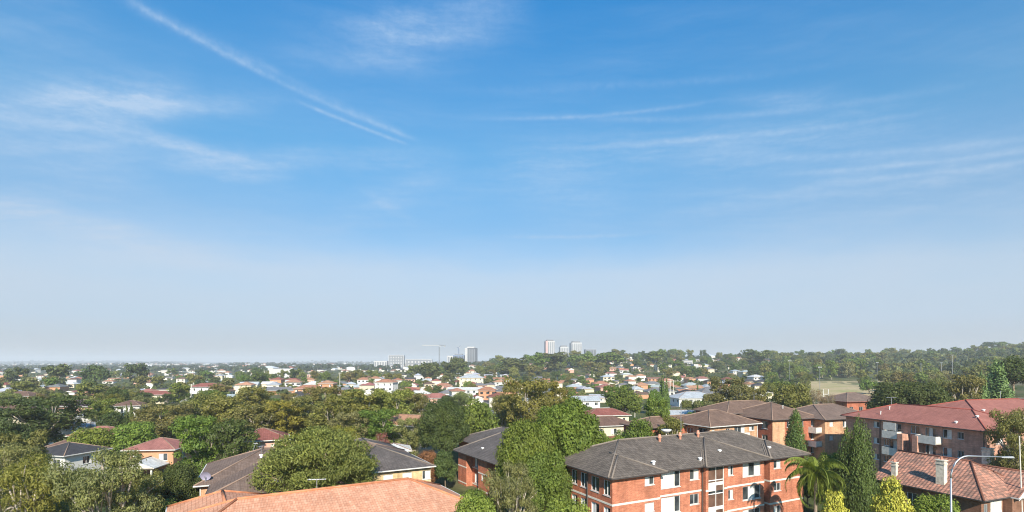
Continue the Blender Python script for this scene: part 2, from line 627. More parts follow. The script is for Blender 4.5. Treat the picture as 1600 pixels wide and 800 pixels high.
# long fibres: falling to the right over the left half of the view, rising over the right half
fa = wmap(wnoise(AE, 6, 5, .6, .8, 6.0, R(11)).outputs[0], .32, .72, .55, 1.3)
fb = wmap(wnoise(AE, 6, 5, .6, .7, 8.0, R(-6)).outputs[0], .32, .72, .5, 1.3)
side = wmap(AZ, R(-12), R(6))
fibre = wm('ADD', wm('MULTIPLY', fa, wm('SUBTRACT', 1.0, side)), wm('MULTIPLY', fb, side))
soft = wm('MULTIPLY', wm('MULTIPLY', wm('MULTIPLY', soft, softn), ripple), wm('MULTIPLY', fibre, 1.3))
# thin cirrus over the whole sky
cir = wmap(wnoise(PL, 1.1, 8, .62, .55, 2.2, R(14), (3, 1, 0)).outputs[0], .44, .82, 0, .13)
cir2 = wmap(wnoise(PL, .6, 6, .6, .5, 1.3, R(-24), (1, 7, 0)).outputs[0], .44, .8, 0, .11)
fade = wmap(EL, R(3), R(12))
cir = wm('MULTIPLY', wm('MULTIPLY', wm('ADD', cir, cir2), fade), fibre)
# veil of haze that thickens towards the horizon, its top edge uneven
lift = wm('MULTIPLY', wm('SUBTRACT', wnoise(AE0, 2.4, 5, .55, 1, 3.0, R(8), (2, 4, 0)).outputs[0], .5), .13)
elw = wm('SUBTRACT', EL, lift)
vr = wn('ShaderNodeValToRGB')
wl(wm('DIVIDE', elw, R(36), clamp=True), vr.inputs[0])
e = vr.color_ramp.elements
VEIL = [(0.0, .97), (.11, .92), (.18, .84), (.25, .72), (.31, .52), (.40, .30), (.58, .15), (.80, .05), (1.0, .0)]
while len(e) < len(VEIL):
    e.new(.5)
for k, (p, v) in enumerate(VEIL):
    e[k].position = p
    e[k].color = (v, v, v, 1)
veil = vr.outputs[0]
# the layers cover one another
one = wm('MULTIPLY', wm('SUBTRACT', 1.0, veil), wm('MULTIPLY', wm('SUBTRACT', 1.0, wm('MINIMUM', soft, .8)),
         wm('MULTIPLY', wm('SUBTRACT', 1.0, wm('MINIMUM', trails, .8)), wm('SUBTRACT', 1.0, cir))))
cover = wm('SUBTRACT', 1.0, one, clamp=True)
# ice cloud is white-blue, the low haze greyer
cr = wn('ShaderNodeValToRGB')
wl(wm('DIVIDE', EL, R(36), clamp=True), cr.inputs[0])
CL = [(0.0, (.53, .55, .585)), (.04, (.52, .56, .615)), (.11, (.545, .635, .755)), (.26, (.64, .705, .80)), (.5, (.52, .67, .87)), (1.0, (.52, .69, .91))]
e = cr.color_ramp.elements
while len(e) < len(CL):
    e.new(.5)
for k, (p, c) in enumerate(CL):
    e[k].position = p
    e[k].color = c4([q / EX for q in c])
cs = wn('ShaderNodeVectorMath', operation='SCALE', inputs={'Scale': 1 / SKY_S})
wl(cr.outputs[0], cs.inputs[0])
tint = wn('ShaderNodeMix', data_type='RGBA', blend_type='MULTIPLY')
tint.inputs[0].default_value = 1.0
gr = wn('ShaderNodeValToRGB')
wl(wm('DIVIDE', EL, R(36), clamp=True), gr.inputs[0])
GN = [(0.0, (.40, .93, 1.22)), (.15, (.38, .96, 1.3)), (.39, (.40, 1.08, 1.38)), (.60, (.37, 1.37, 1.70)), (.95, (.22, 1.53, 2.2))]
e = gr.color_ramp.elements
while len(e) < len(GN):
    e.new(.5)
for k, (p, c) in enumerate(GN):
    e[k].position = p
    e[k].color = c4([q / EX for q in c])
wl(gr.outputs[0], tint.inputs[7])
wl(sky.outputs[0], tint.inputs[6])
mx = wn('ShaderNodeMix', data_type='RGBA')
wl(cover, mx.inputs[0])
wl(tint.outputs[2], mx.inputs[6])
wl(cs.outputs[0], mx.inputs[7])
bg = wn('ShaderNodeBackground', inputs={'Strength': SKY_S})
wl(mx.outputs[2], bg.inputs[0])
wo = wn('ShaderNodeOutputWorld')
wl(bg.outputs[0], wo.inputs[0])
w.cycles.sampling_method = 'MANUAL'
w.cycles.sample_map_resolution = 512

vs = scene.view_settings
vs.view_transform = 'Standard'
vs.look = 'None'
vs.exposure = EXPO
vs.gamma = 1
vs.use_curve_mapping = False
cy = scene.cycles
cy.filter_width = 1.1
cy.use_denoising = True
cy.denoiser = 'OPENIMAGEDENOISE'
cy.denoising_input_passes = 'RGB_ALBEDO_NORMAL'
cy.max_bounces = 5
cy.diffuse_bounces = 2
cy.glossy_bounces = 2
cy.transmission_bounces = 2
cy.transparent_max_bounces = 6
cy.volume_bounces = 1
cy.sample_clamp_indirect = 4
cy.use_adaptive_sampling = True
cy.adaptive_threshold = .006

# ------------------------------------------------------------------ ground, park, roads, haze
def mat_ground():
    nt = NT('ground')
    tc = nt.n('ShaderNodeTexCoord')
    o = tc.outputs['Object']
    a = ramp(nt, noise(nt, o, .02, 6, .6), [(.35, (.055, .075, .025)), (.5, (.085, .095, .035)), (.62, (.15, .13, .07)), (.72, (.17, .15, .11))])
    b = ramp(nt, noise(nt, o, .35, 5, .7), [(.3, .6), (.7, 1.3)])
    c = mixc(nt, 'MULTIPLY', 1.0, a, b)
    # far plain: patchwork of woods and suburbs
    sp = nt.n('ShaderNodeSeparateXYZ')
    nt.l(o, sp.inputs[0])
    mp = nt.n('ShaderNodeMapRange', inputs={1: 900.0, 2: 1500.0})
    nt.l(sp.outputs[1], mp.inputs[0])
    f = ramp(nt, noise(nt, o, .012, 8, .7), [(.4, (.028, .042, .022)), (.55, (.05, .058, .032)), (.64, (.14, .13, .11)), (.7, (.24, .2, .17))])
    c = mixc(nt, 'MIX', mp.outputs[0], c, f)
    bsdf(nt, c, .95, .1)
    return nt.mat


def grid_sheet(name, rows, ncol, xa, xb, lift, mat):
    mb = MB()
    idx = []
    for Yr in rows:
        r = []
        for k in range(ncol + 1):
            x = xa(Yr) + (xb(Yr) - xa(Yr)) * k / ncol
            r.append(len(mb.v))
            mb.v.append((x, Yr, gz(x, Yr) + lift))
        idx.append(r)
    for a, b in zip(idx, idx[1:]):
        for k in range(ncol):
            mb.f.append((a[k], a[k + 1], b[k + 1], b[k]))
            mb.m.append(0)
    return mb.build(name, mat, smooth=True)


rows = [-90, -40, 0, 30, 60] + [60 + 12 * k for k in range(1, 30)]
yv = rows[-1]
while yv < 9000:
    yv *= 1.045
    rows.append(yv)
FARY = rows[-1]
ground = grid_sheet('ground', rows, 110, lambda y: -1.25 * max(y, 0) - 160, lambda y: 1.25 * max(y, 0) + 160, 0, mat_ground())
tag(ground, kind='structure')

ntp = NT('oval_grass')
tcp = ntp.n('ShaderNodeTexCoord')
bsdf(ntp, mixc(ntp, 'MULTIPLY', 1.0,
     ramp(ntp, noise(ntp, tcp.outputs['Object'], .022, 4, .6), [(.48, (.40, .31, .18)), (.58, (.30, .27, .12)), (.68, (.17, .24, .07))]),
     ramp(ntp, noise(ntp, tcp.outputs['Object'], .5, 4, .7), [(.3, .8), (.7, 1.2)])), .95, .1)
park = grid_sheet('park_lawn', [300 + 9 * k for k in range(22)], 24, lambda y: .535 * y, lambda y: .72 * y, .05, ntp.mat)
tag(park, kind='structure')

nta = NT('asphalt')
tca = nta.n('ShaderNodeTexCoord')
bsdf(nta, ramp(nta, noise(nta, tca.outputs['Object'], 1.5, 6, .7), [(.3, (.045, .045, .046)), (.7, (.085, .084, .082))]), .9, .2)


def road(name, pts, wd):
    mb = MB()
    P = []
    for (a, b) in zip(pts, pts[1:]):
        a, b = Vector(a), Vector(b)
        n = max(2, int((b - a).length / 8))
        P += [a.lerp(b, k / n) for k in range(n)]
    P.append(Vector(pts[-1]))
    rings = []
    for k, p in enumerate(P):
        d = (P[min(k + 1, len(P) - 1)] - P[max(k - 1, 0)]).normalized()
        nx = Vector((-d.y, d.x))
        r = []
        for s, h in ((-wd / 2 - 1.6, .16), (-wd / 2, .16), (-wd / 2, .03), (wd / 2, .03), (wd / 2, .16), (wd / 2 + 1.6, .16)):
            q = p + nx * s
            r.append(len(mb.v))
            mb.v.append((q.x, q.y, gz(q.x, q.y) + h))
        rings.append(r)
    for a, b in zip(rings, rings[1:]):
        for k in range(5):
            mb.f.append((a[k], a[k + 1], b[k + 1], b[k]))
            mb.m.append(0 if k == 2 else 1)
    o = mb.build(name, [nta.mat, M['concrete']])
    return tag(o, kind='structure')


road('street', [(-20, 205), (60, 232), (150, 262)], 7)
road('cross_street', [(5, 214), (-30, 330), (-70, 470)], 7)
road('back_street', [(-150, 400), (40, 420), (230, 520)], 7)
road('side_street', [(-90, 60), (-120, 140), (-140, 260)], 7)

nh = NT('haze_air')
pv = nh.n('ShaderNodeVolumePrincipled', inputs={'Color': (.84, .88, .94, 1), 'Density': HAZE, 'Anisotropy': 0.0})
nh.l(pv.outputs[0], nh.out.inputs['Volume'])
hb = MB()
HX = 1.25 * FARY + 400
hb.box((-HX, -400, -60), (HX, FARY + 300, 112))
hz = hb.build('haze', nh.mat)
tag(hz, 'pale haze hanging over the suburbs and the far plain', 'haze', kind='stuff')


# ------------------------------------------------------------------ trees
def leaf_mesh(name, clumps, n, size, mat, seed, aspect=.55, shell=.5, up=.25, outw=.55, hang=0.0, tang=None, cull=.62):
    """n leaf sprays (rhombs) spread through the clumps (cx,cy,cz,rx,ry,rz)"""
    rg = np.random.default_rng(seed)
    C = np.array(clumps, float)
    wgt = (C[:, 3] * C[:, 4] * C[:, 5]) ** (2 / 3)
    N = int(n * 1.5)
    k = rg.choice(len(C), N, p=wgt / wgt.sum())
    d = rg.normal(size=(N, 3))
    d /= np.linalg.norm(d, axis=1)[:, None]
    r = shell + (1.0 - shell) * np.sqrt(rg.random(N))
    r *= 1 + .13 * rg.normal(size=N)
    # lumpy surface
    r *= 1 + .16 * np.sin(d[:, 0] * 5 + k) * np.sin(d[:, 1] * 5 + 2 * k) * np.sin(d[:, 2] * 4 + k)
    P = C[k, :3] + d * C[k, 3:] * r[:, None]
    keep = np.ones(N, bool)
    for j in range(len(C)):
        q = (P - C[j, :3]) / C[j, 3:]
        keep &= ~((np.einsum('ij,ij->i', q, q) < cull * cull) & (k != j))
    P, d, k = P[keep][:n], d[keep][:n], k[keep][:n]
    N = len(P)
    nn = d / np.maximum(C[k, 3:], .1)
    nn /= np.linalg.norm(nn, axis=1)[:, None]
    rn = rg.normal(size=(N, 3))
    rn /= np.linalg.norm(rn, axis=1)[:, None]
    nn = nn * outw + rn * (1 - outw) + np.array([0, 0, up])
    nn /= np.linalg.norm(nn, axis=1)[:, None]
    t = rg.normal(size=(N, 3))
    if tang is not None:
        t = t * (1 - abs(tang)) * .6 + np.array([0, 0, tang * 2.0]) + d * np.array([1, 1, .2]) * .6
    t += np.array([0, 0, -hang])
    t -= nn * np.einsum('ij,ij->i', t, nn)[:, None]
    t /= np.maximum(np.linalg.norm(t, axis=1), 1e-6)[:, None]
    b = np.cross(nn, t)
    s = size * (.6 + .8 * rg.random(N))[:, None]
    V = np.empty((N, 4, 3))
    V[:, 0] = P - t * s * .5
    V[:, 1] = P + b * s * aspect * .5 + nn * s * .06
    V[:, 2] = P + t * s * .5
    V[:, 3] = P - b * s * aspect * .5 + nn * s * .06
    return quads_mesh(name, V, mat)


def quads_mesh(name, V, mat):
    N = len(V)
    me = bpy.data.meshes.new(name)
    me.vertices.add(4 * N)
    me.vertices.foreach_set('co', V.reshape(-1))
    me.loops.add(4 * N)
    me.loops.foreach_set('vertex_index', np.arange(4 * N, dtype=np.int32))
    me.polygons.add(N)
    me.polygons.foreach_set('loop_start', np.arange(0, 4 * N, 4, dtype=np.int32))
    me.polygons.foreach_set('loop_total', np.full(N, 4, dtype=np.int32))
    me.materials.append(mat)
    me.update(calc_edges=True)
    return me


def trunk_mesh(name, clumps, base_r, mat, seed, fork=.35, n_limbs=9, spread=.4, stems=1):
    rd = random.Random(seed)
    mb = MB()
    cl = sorted(clumps, key=lambda c: -c[3] * c[4] * c[5])
    cx = sum(c[0] for c in clumps) / len(clumps)
    cy_ = sum(c[1] for c in clumps) / len(clumps)
    top = max(c[2] for c in clumps)
    for s in range(stems):
        ox, oy = (rd.uniform(-.5, .5), rd.uniform(-.5, .5)) if stems > 1 else (0, 0)
        zf = top * fork
        knee = Vector((ox * 2 + cx * .3 + rd.uniform(-.2, .2), oy * 2 + cy_ * .3, zf))
        mb.tube([(ox, oy, -.6), (ox * 1.3 + rd.uniform(-.1, .1), oy * 1.3, zf * .5), knee],
                [base_r * 1.25, base_r * .95, base_r * .8], 8)
        mine = [c for k, c in enumerate(cl[:n_limbs * stems]) if k % stems == s]
        for c in mine:
            e = Vector(c[:3])
            q = knee.lerp(e, .5) + Vector((rd.uniform(-.4, .4), rd.uniform(-.4, .4), rd.uniform(-.1, .7)))
            mb.tube([knee - Vector((0, 0, .15)), q, e], [base_r * .62, base_r * .4, base_r * .12], 5)
            for _ in range(2):
                g = e + Vector((rd.uniform(-1, 1) * c[3], rd.uniform(-1, 1) * c[4], rd.uniform(.1, .8) * c[5])) * .8
                mb.tube([q, q.lerp(g, .6) + Vector((0, 0, .2)), g], [base_r * .3, base_r * .2, base_r * .06], 4)
    return mb.mesh(name, mat, smooth=True)


def clumps_round(seed, n, W=10, H=10, lo=.28, csz=.24, flat=.8, top=1.0):
    """clumps over a dome: crown W wide, from lo*H to H"""
    rd = random.Random(seed)
    out = []
    cz0 = H * (lo + (1 - lo) * .42)
    for k in range(n):
        for _ in range(30):
            th = rd.random() * 2 * math.pi
            ph = math.acos(1 - 1.45 * rd.random())
            rr = rd.uniform(.55, .80)
            p = (W / 2 * rr * math.sin(ph) * math.cos(th), W / 2 * rr * math.sin(ph) * math.sin(th),
                 cz0 + (H - cz0) * rr * math.cos(ph) * top)
            if all((p[0] - q[0]) ** 2 + (p[1] - q[1]) ** 2 + (p[2] - q[2]) ** 2 > (csz * W * .74) ** 2 for q in out):
                break
        r = csz * W * rd.uniform(.65, 1.15) * .72
        out.append((p[0], p[1], p[2], r, r, r * flat))
    out.append((0, 0, cz0 + .1 * H, W * .26, W * .26, H * .22))
    return out


def clumps_gum(seed, n, W=10, H=10, lo=.3, csz=.2):
    """open crown: separate flattish clumps on rising limbs"""
    rd = random.Random(seed)
    out = []
    for k in range(n):
        for _ in range(40):
            th = rd.random() * 2 * math.pi
            u = rd.random() ** .6
            z = lo + (1 - lo) * rd.random() ** .8
            wid = math.sin(math.pi * min(1, .18 + .82 * (1 - (z - lo) / (1 - lo)) ** .75 * .9)) ** .6
            p = (W / 2 * .84 * u * wid * math.cos(th), W / 2 * .84 * u * wid * math.sin(th), H * (z * .93))
            if all((p[0] - q[0]) ** 2 + (p[1] - q[1]) ** 2 + 1.6 * (p[2] - q[2]) ** 2 > (csz * W * .62) ** 2 for q in out):
                break
        r = csz * W * rd.uniform(.55, 1.05) * .78
        out.append((p[0], p[1], p[2], r, r * rd.uniform(.8, 1.2), r * rd.uniform(.5, .75)))
    return out


def clumps_cone(seed, n, W, H, tip=.08, power=.8, multi=1):
    rd = random.Random(seed)
    out = []
    for s in range(multi):
        ox, oy, hh = 0, 0, H
        if multi > 1:
            a = 2 * math.pi * s / multi + .4
            k = 0 if s == 0 else 1
            ox, oy = math.cos(a) * W * .25 * k, math.sin(a) * W * .25 * k
            hh = H * (1 if s == 0 else rd.uniform(.74, .96))
        ww = W if multi == 1 else W * .66
        m = n // multi
        for k in range(m):
            z = (k + .5) / m
            wr = ww / 2 * max(tip, (1 - z) ** power * min(1, .55 + z * 3.2))
            th = k * 2.399 + rd.uniform(-.4, .4)
            rr = wr * rd.uniform(.42, .68)
            out.append((ox + rr * math.cos(th), oy + rr * math.sin(th), hh * (.03 + .9 * z), max(.22, wr * .52), max(.22, wr * .52), hh / m * 1.6 + .45))
    return out


PROTO = {}


def make_tree_proto(key, clumps, n, size, leafmat, bark, base_r, seed, fork=.35, limbs=9, stems=1, **kw):
    PROTO[key] = (leaf_mesh(key + '_crown', clumps, n, size, M[leafmat], seed, **kw),
                  trunk_mesh(key + '_trunk', clumps, base_r, M[bark], seed, fork, limbs, stems=stems))


# near trees (10 m wide, 10 m tall before scaling)
make_tree_proto('round_near_a', clumps_round(1, 44, csz=.175, flat=.85), 52000, .26, 'leaf', 'bark', .30, 1, stems=2, shell=.62)
make_tree_proto('round_near_b', clumps_round(2, 36, csz=.19, lo=.2, flat=.85), 42000, .27, 'leaf', 'bark', .28, 2, shell=.6)
make_tree_proto('brush_near', clumps_round(3, 48, csz=.17, lo=.16, flat=.75), 56000, .26, 'leaf', 'bark', .32, 3, shell=.6, aspect=.3, tang=.45, outw=.4)
make_tree_proto('gum_near_a', clumps_gum(4, 46, csz=.175, lo=.2), 25000, .27, 'leaf', 'bark_pale', .30, 4, fork=.32, limbs=18, shell=.3, aspect=.34, hang=.5)
make_tree_proto('gum_near_b', clumps_gum(5, 40, csz=.18, lo=.15), 24000, .27, 'leaf', 'bark_pale', .28, 5, fork=.25, limbs=16, stems=2, shell=.3, aspect=.34, hang=.5)
make_tree_proto('bush_near', clumps_round(6, 22, csz=.26, lo=.02), 26000, .36, 'leaf', 'bark', .18, 6, fork=.2, shell=.6)
make_tree_proto('cypress_near', clumps_cone(7, 90, 4.4, 10, .22, .42), 30000, .20, 'leaf_fir', 'bark', .16, 7, fork=.9, limbs=0, shell=.6, tang=.75, aspect=.4, cull=.5)
make_tree_proto('spires_near', clumps_cone(8, 200, 5.0, 10, .26, .36, 5), 40000, .21, 'leaf_fir', 'bark', .18, 8, fork=.8, limbs=0, shell=.55, tang=.8, aspect=.4, cull=.45)
make_tree_proto('golden_near', clumps_cone(9, 90, 9.0, 10, .3, .5), 26000, .34, 'leaf_fir', 'bark', .2, 9, fork=.8, limbs=0, shell=.6, tang=.6, aspect=.5, cull=.5)
# middle distance
for v in range(3):
    make_tree_proto('gum_mid_%s' % 'abc'[v], clumps_gum(20 + v, 40 + 4 * v, csz=.175, lo=.2), 9500, .42, 'leaf', 'bark_pale', .27, 20 + v, fork=.32, limbs=14, stems=1 + v % 2, shell=.35, aspect=.45, hang=.3)
    make_tree_proto('round_mid_%s' % 'abc'[v], clumps_round(30 + v, 24 + 3 * v, csz=.22, lo=.2), 10000, .44, 'leaf', 'bark', .24, 30 + v, shell=.6)
make_tree_proto('pine_mid', clumps_cone(40, 40, 6, 10, .2, .7, 3), 8000, .42, 'leaf_fir', 'bark', .2, 40, fork=.8, limbs=0, shell=.5, tang=.4)
make_tree_proto('dry_mid', clumps_gum(41, 26, csz=.17, lo=.15), 3400, .34, 'leaf', 'bark_pale', .14, 41, fork=.2, limbs=20, stems=3, shell=.2, aspect=.3)
# far
for v in range(3):
    make_tree_proto('gum_far_%s' % 'abc'[v], clumps_gum(50 + v, 20, csz=.25, lo=.2), 1500, 1.0, 'leaf', 'bark_pale', .2, 50 + v, fork=.3, limbs=5, shell=.4, aspect=.6)
    make_tree_proto('round_far_%s' % 'abc'[v], clumps_round(60 + v, 15, csz=.25, lo=.14), 1500, 1.0, 'leaf', 'bark', .24, 60 + v, limbs=4, shell=.6, aspect=.65)
make_tree_proto('pine_far', clumps_cone(70, 24, 6, 10, .15, .75), 1000, .9, 'leaf_fir', 'bark', .2, 70, fork=.8, limbs=0, shell=.5, tang=.3)
PROTO_W = {'cypress_near': 4.0, 'spires_near': 5.0, 'golden_near': 7.6, 'pine_mid': 6.0, 'pine_far': 6.0}


def palm_meshes(seed, n_fr=24, L=4.0, H=8.0):
    rd = random.Random(seed)
    mb = MB()
    mb.tube([(0, 0, -.5), (.05, 0, H * .5), (0, .03, H)], [.24, .17, .15], 8)
    tr = mb.mesh('palm_trunk', M['bark'], True)
    V = []
    for k in range(n_fr):
        a = k * 2.399
        el = R(72 - 105 * (k / n_fr)) + rd.uniform(-.1, .1)
        ln = L * rd.uniform(.85, 1.1)
        p = Vector((0, 0, H - .1))
        h = Vector((math.cos(a), math.sin(a), 0))
        pts = []
        for s in range(19):
            pts.append(p.copy())
            e2 = el - (s / 18) ** 1.3 * R(135)
            p = p + (h * math.cos(e2) + Vector((0, 0, math.sin(e2)))) * ln / 18
        side = Vector((-h.y, h.x, 0))
        for s in range(1, 19):
            d = (pts[s] - pts[s - 1])
            for q in range(6):
                c = pts[s - 1] + d * (q / 6)
                ll = .58 * math.sin(math.pi * min(1, .15 + .8 * (s + q / 6) / 19)) ** .6
                for sg in (-1, 1):
                    dr = (side * sg * .75 + d.normalized() * .45 + Vector((rd.uniform(-.15, .15), rd.uniform(-.15, .15), rd.uniform(-1.3, -.3)))).normalized() * ll
                    wv_ = d.normalized() * .022
                    V.append([c - wv_, c + wv_, c + dr * .6 + wv_ + Vector((0, 0, -.02)), c + dr + Vector((0, 0, -.16))])
            V.append([pts[s - 1] + side * .03, pts[s - 1] - side * .03, pts[s] - side * .025, pts[s] + side * .025])
    cr = quads_mesh('palm_crown', np.array([[tuple(q) for q in f] for f in V]), M['frond'])
    return cr, tr


PROTO['palm'] = palm_meshes(3)
PROTO_W['palm'] = 5.6
PROTO_H = {'palm': 10.0}

COLS = {
    'olive': (0.200, 0.192, 0.050), 'bronze': (0.195, 0.172, 0.056), 'dark': (0.085, 0.112, 0.032), 'bright': (0.185, 0.222, 0.042), 'lime': (0.200, 0.245, 0.046),
    'green': (0.138, 0.183, 0.035), 'grey': (0.211, 0.207, 0.079), 'gold': (.40, .41, .06), 'yellow': (.24, .21, .038), 'rust': (.30, .13, .06),
    'fresh': (.165, .215, .036),
    'sage': (.115, .130, .044),
    'fir': (0.100, 0.140, 0.035), 'straw': (.24, .18, .10), 'pink': (.30, .10, .10), 'pine': (0.167, 0.232, 0.081),
}
TREES = []


def tree(kind, name, px, Y, top, wpx, colr, label, cat='tree', group=None, jit=.12, hscale=1.0, x=None, part_names=('crown', 'trunk')):
    cr, tr = PROTO[kind]
    p = at(px, Y)
    rd = random.Random(int(px * 7 + Y * 13))
    h = max(2.0, ztop(top, Y) - p.z) * hscale
    wd = wpx * Y / F
    root = empty(name, p, rd.uniform(0, 6.28), label, cat, group)
    root.scale = (wd / PROTO_W.get(kind, 10), wd / PROTO_W.get(kind, 10), h / PROTO_H.get(kind, 10))
    c = COLS[colr]
    v = [1 + rd.uniform(-jit, jit) * .6 for _ in range(3)]
    k = 1 + rd.uniform(-jit, jit)
    o = link(part_names[0], cr, root)
    o.color = (c[0] * k * v[0], c[1] * k * v[1], c[2] * k * v[2], 1)
    link(part_names[1], tr, root)
    TREES.append((root, px, Y, top, wpx, h, colr, kind))
    return root

# ------------------------------------------------------------------ building helpers (local frame: u = +x along the front, v = +y to the back)
class Bld:
    def __init__(self, name, xy, ang, label, cat='apartment block', group=None, z=None):
        self.x, self.y = xy
        self.a = R(ang)
        self.z = gz(*xy) if z is None else z
        self.root = empty(name, (self.x, self.y, self.z), self.a, label, cat, group)
        self.walls = []

    def s_on(self, px, P, u):
        """distance along the local line P + s*u where bearing px meets it"""
        ca, sa = math.cos(self.a), math.sin(self.a)
        ox = self.x + P[0] * ca - P[1] * sa
        oy = self.y + P[0] * sa + P[1] * ca
        dx = u[0] * ca - u[1] * sa
        dy = u[0] * sa + u[1] * ca
        k = px_dir(px)
        return (k * oy - ox) / (dx - k * dy)

    def wall(self, name, mat, runs, z0, z1, depth=.13):
        """runs: list of (P, u, length, openings); openings (s0, s1, z0, z1, style)"""
        mb = MB()
        for (P, u, L, ops) in runs:
            n = (-u[1], u[0])          # inward
            ss_ = sorted({0, L} | {v for o in ops for v in o[:2]})
            zs = sorted({z0, z1} | {v for o in ops for v in o[2:4] if z0 < v < z1})

            def q(s, d, z):
                return (P[0] + u[0] * s + n[0] * d, P[1] + u[1] * s + n[1] * d, z)
            for a, b in zip(ss_, ss_[1:]):
                # merge the solid stretches of each column
                zz = []
                for c, d in zip(zs, zs[1:]):
                    ms, mz = (a + b) / 2, (c + d) / 2
                    if any(o[0] < ms < o[1] and o[2] < mz < o[3] for o in ops):
                        continue
                    if zz and abs(zz[-1][1] - c) < 1e-6:
                        zz[-1][1] = d
                    else:
                        zz.append([c, d])
                for c, d in zz:
                    mb.poly([q(a, 0, c), q(b, 0, c), q(b, 0, d), q(a, 0, d)])
            for o in ops:
                a, b, c, d = o[:4]
                mb.poly([q(a, 0, c), q(b, 0, c), q(b, depth, c), q(a, depth, c)])
                mb.poly([q(a, depth, d), q(b, depth, d), q(b, 0, d), q(a, 0, d)])
                mb.poly([q(a, depth, c), q(a, depth, d), q(a, 0, d), q(a, 0, c)])
                mb.poly([q(b, 0, c), q(b, 0, d), q(b, depth, d), q(b, depth, c)])
        o = mb.build(name, M[mat], self.root)
        for (P, u, L, ops) in runs:
            for op in ops:
                if len(op) > 4 and op[4]:
                    self.window(P, u, op, depth)
        return o

    def window(self, P, u, op, depth=.13):
        s0, s1, z0, z1, style = op[:5]
        n = (-u[1], u[0])
        f = MB()
        t = .055
        fm = M['frame']
        dd = depth - .04

        def fr(a, b, c, d):
            f.obox(P, u, a, b, n, dd - .03, dd + .05, c, d)
        fr(s0, s1, z0, z0 + t)
        fr(s0, s1, z1 - t, z1)
        fr(s0, s0 + t, z0 + t, z1 - t)
        fr(s1 - t, s1, z0 + t, z1 - t)
        nm = {'door': 1, 'wide': 3, 'stair': 2}.get(style.split(':')[0], 2)
        if style.startswith('small'):
            nm = 2
        for k in range(1, nm):
            m = s0 + (s1 - s0) * k / nm
            f.obox(P, u, m - .025, m + .025, n, dd - .025, dd + .045, z0 + t, z1 - t)
        if style.startswith('stair'):
            nz_ = max(2, int((z1 - z0) / 1.35))
            for k in range(1, nz_):
                m = z0 + (z1 - z0) * k / nz_
                f.obox(P, u, s0 + t, s1 - t, n, dd - .02, dd + .04, m - .04, m + .04)
        f.obox(P, u, s0 - .05, s1 + .05, n, -.06, dd - .032, z0 - .07, z0 - .004)
        fo = f.build('window', [M['white'] if style.startswith('stair') else fm], self.root)
        p = MB()
        if style.startswith('stair'):
            # landings behind the glass: dark heads, brown stair wall, pale landing fronts
            z = z1
            k = 0
            hs, ms = (.42, 1.35, .38, .60), (0, 1, 2, 2)
            while z > z0 + .05:
                zb = max(z0, z - hs[k % 4])
                for a, b_ in ((s0, (s0 + s1) / 2), ((s0 + s1) / 2, s1)):
                    pts = [(P[0] + u[0] * s + n[0] * (depth + .004), P[1] + u[1] * s + n[1] * (depth + .004), zz) for s, zz in ((a, zb), (b_, zb), (b_, z), (a, z))]
                    p.poly(pts, ms[k % 4] if not (k % 4 == 3 and a > s0) else 1)
                z = zb
                k += 1
            p.build('pane', [M['glass'], M['landing'], M['curtain']], fo)
            return fo
        pat = style.split(':')[1] if ':' in style else 'GG'
        m = len(pat)
        for k, ch in enumerate(pat):
            a, b = s0 + t * .5 + (s1 - s0 - t) * k / m, s0 + t * .5 + (s1 - s0 - t) * (k + 1) / m
            off = depth + (.0 if ch == 'G' else .012)
            pts = [(P[0] + u[0] * s + n[0] * off, P[1] + u[1] * s + n[1] * off, z) for s, z in ((a, z0), (b, z0), (b, z1), (a, z1))]
            p.poly(pts, {'G': 0, 'C': 1, 'W': 2, 'B': 3}[ch])
        p.build('pane', [M['glass'], M['curtain'], M['white'], M['brick_brown']], fo)
        return fo

    def band(self, runs, zs, mat='white_old', h=.2, name='string_course'):
        for z in zs:
            mb = MB()
            for (P, u, L) in runs:
                n = (-u[1], u[0])
                mb.obox(P, u, -.025, L + .025, n, -.03, .02, z, z + h)
            mb.build(name, M[mat], self.root)

    def roof(self, rect, z, pitch=22, over=.5, ends='hh', axis='u', tile='tile_grey', cap='cap_grey', gut='gutter', inset=None, name='roof', capr=.11, gutter=True, fas=.16):
        u0, v0, u1, v1 = rect
        u0, v0, u1, v1 = u0 - over, v0 - over, u1 + over, v1 + over
        t = math.tan(R(pitch))

        def T(a, b, zz):
            return (a, b, zz) if axis == 'u' else (b, a, zz)
        if axis == 'v':
            a0, a1, b0, b1 = v0, v1, u0, u1
        else:
            a0, a1, b0, b1 = u0, u1, v0, v1
        hw = (b1 - b0) / 2
        bm = (b0 + b1) / 2
        zr = z + fas + hw * t
        i0 = (hw if inset is None else inset[0]) if ends[0] == 'h' else 0
        i1 = (hw if inset is None else inset[1]) if ends[1] == 'h' else 0
        r0, r1 = T(a0 + i0, bm, zr), T(a1 - i1, bm, zr)
        ze = z + fas
        c = [T(a0, b0, ze), T(a1, b0, ze), T(a1, b1, ze), T(a0, b1, ze)]
        d = [(q[0], q[1], z) for q in c]
        mb = MB()

        def P(pts, m):
            mb.poly(pts if axis == 'u' else list(reversed(pts)), m)
        P([c[0], c[1], r1, r0], 0)
        P([c[2], c[3], r0, r1], 0)
        P([c[1], c[2], r1], 0 if ends[1] == 'h' else 2)
        P([c[3], c[0], r0], 0 if ends[0] == 'h' else 2)
        for k in range(4):
            P([d[k], d[(k + 1) % 4], c[(k + 1) % 4], c[k]], 1)
        P(list(reversed(d)), 1)
        ro = mb.build(name, [M[tile], M['eave'], M['white_old']], self.root)
        cb = MB()
        cb.tube([Vector(r0) + Vector((0, 0, .03)), Vector(r1) + Vector((0, 0, .03))], capr, 6)
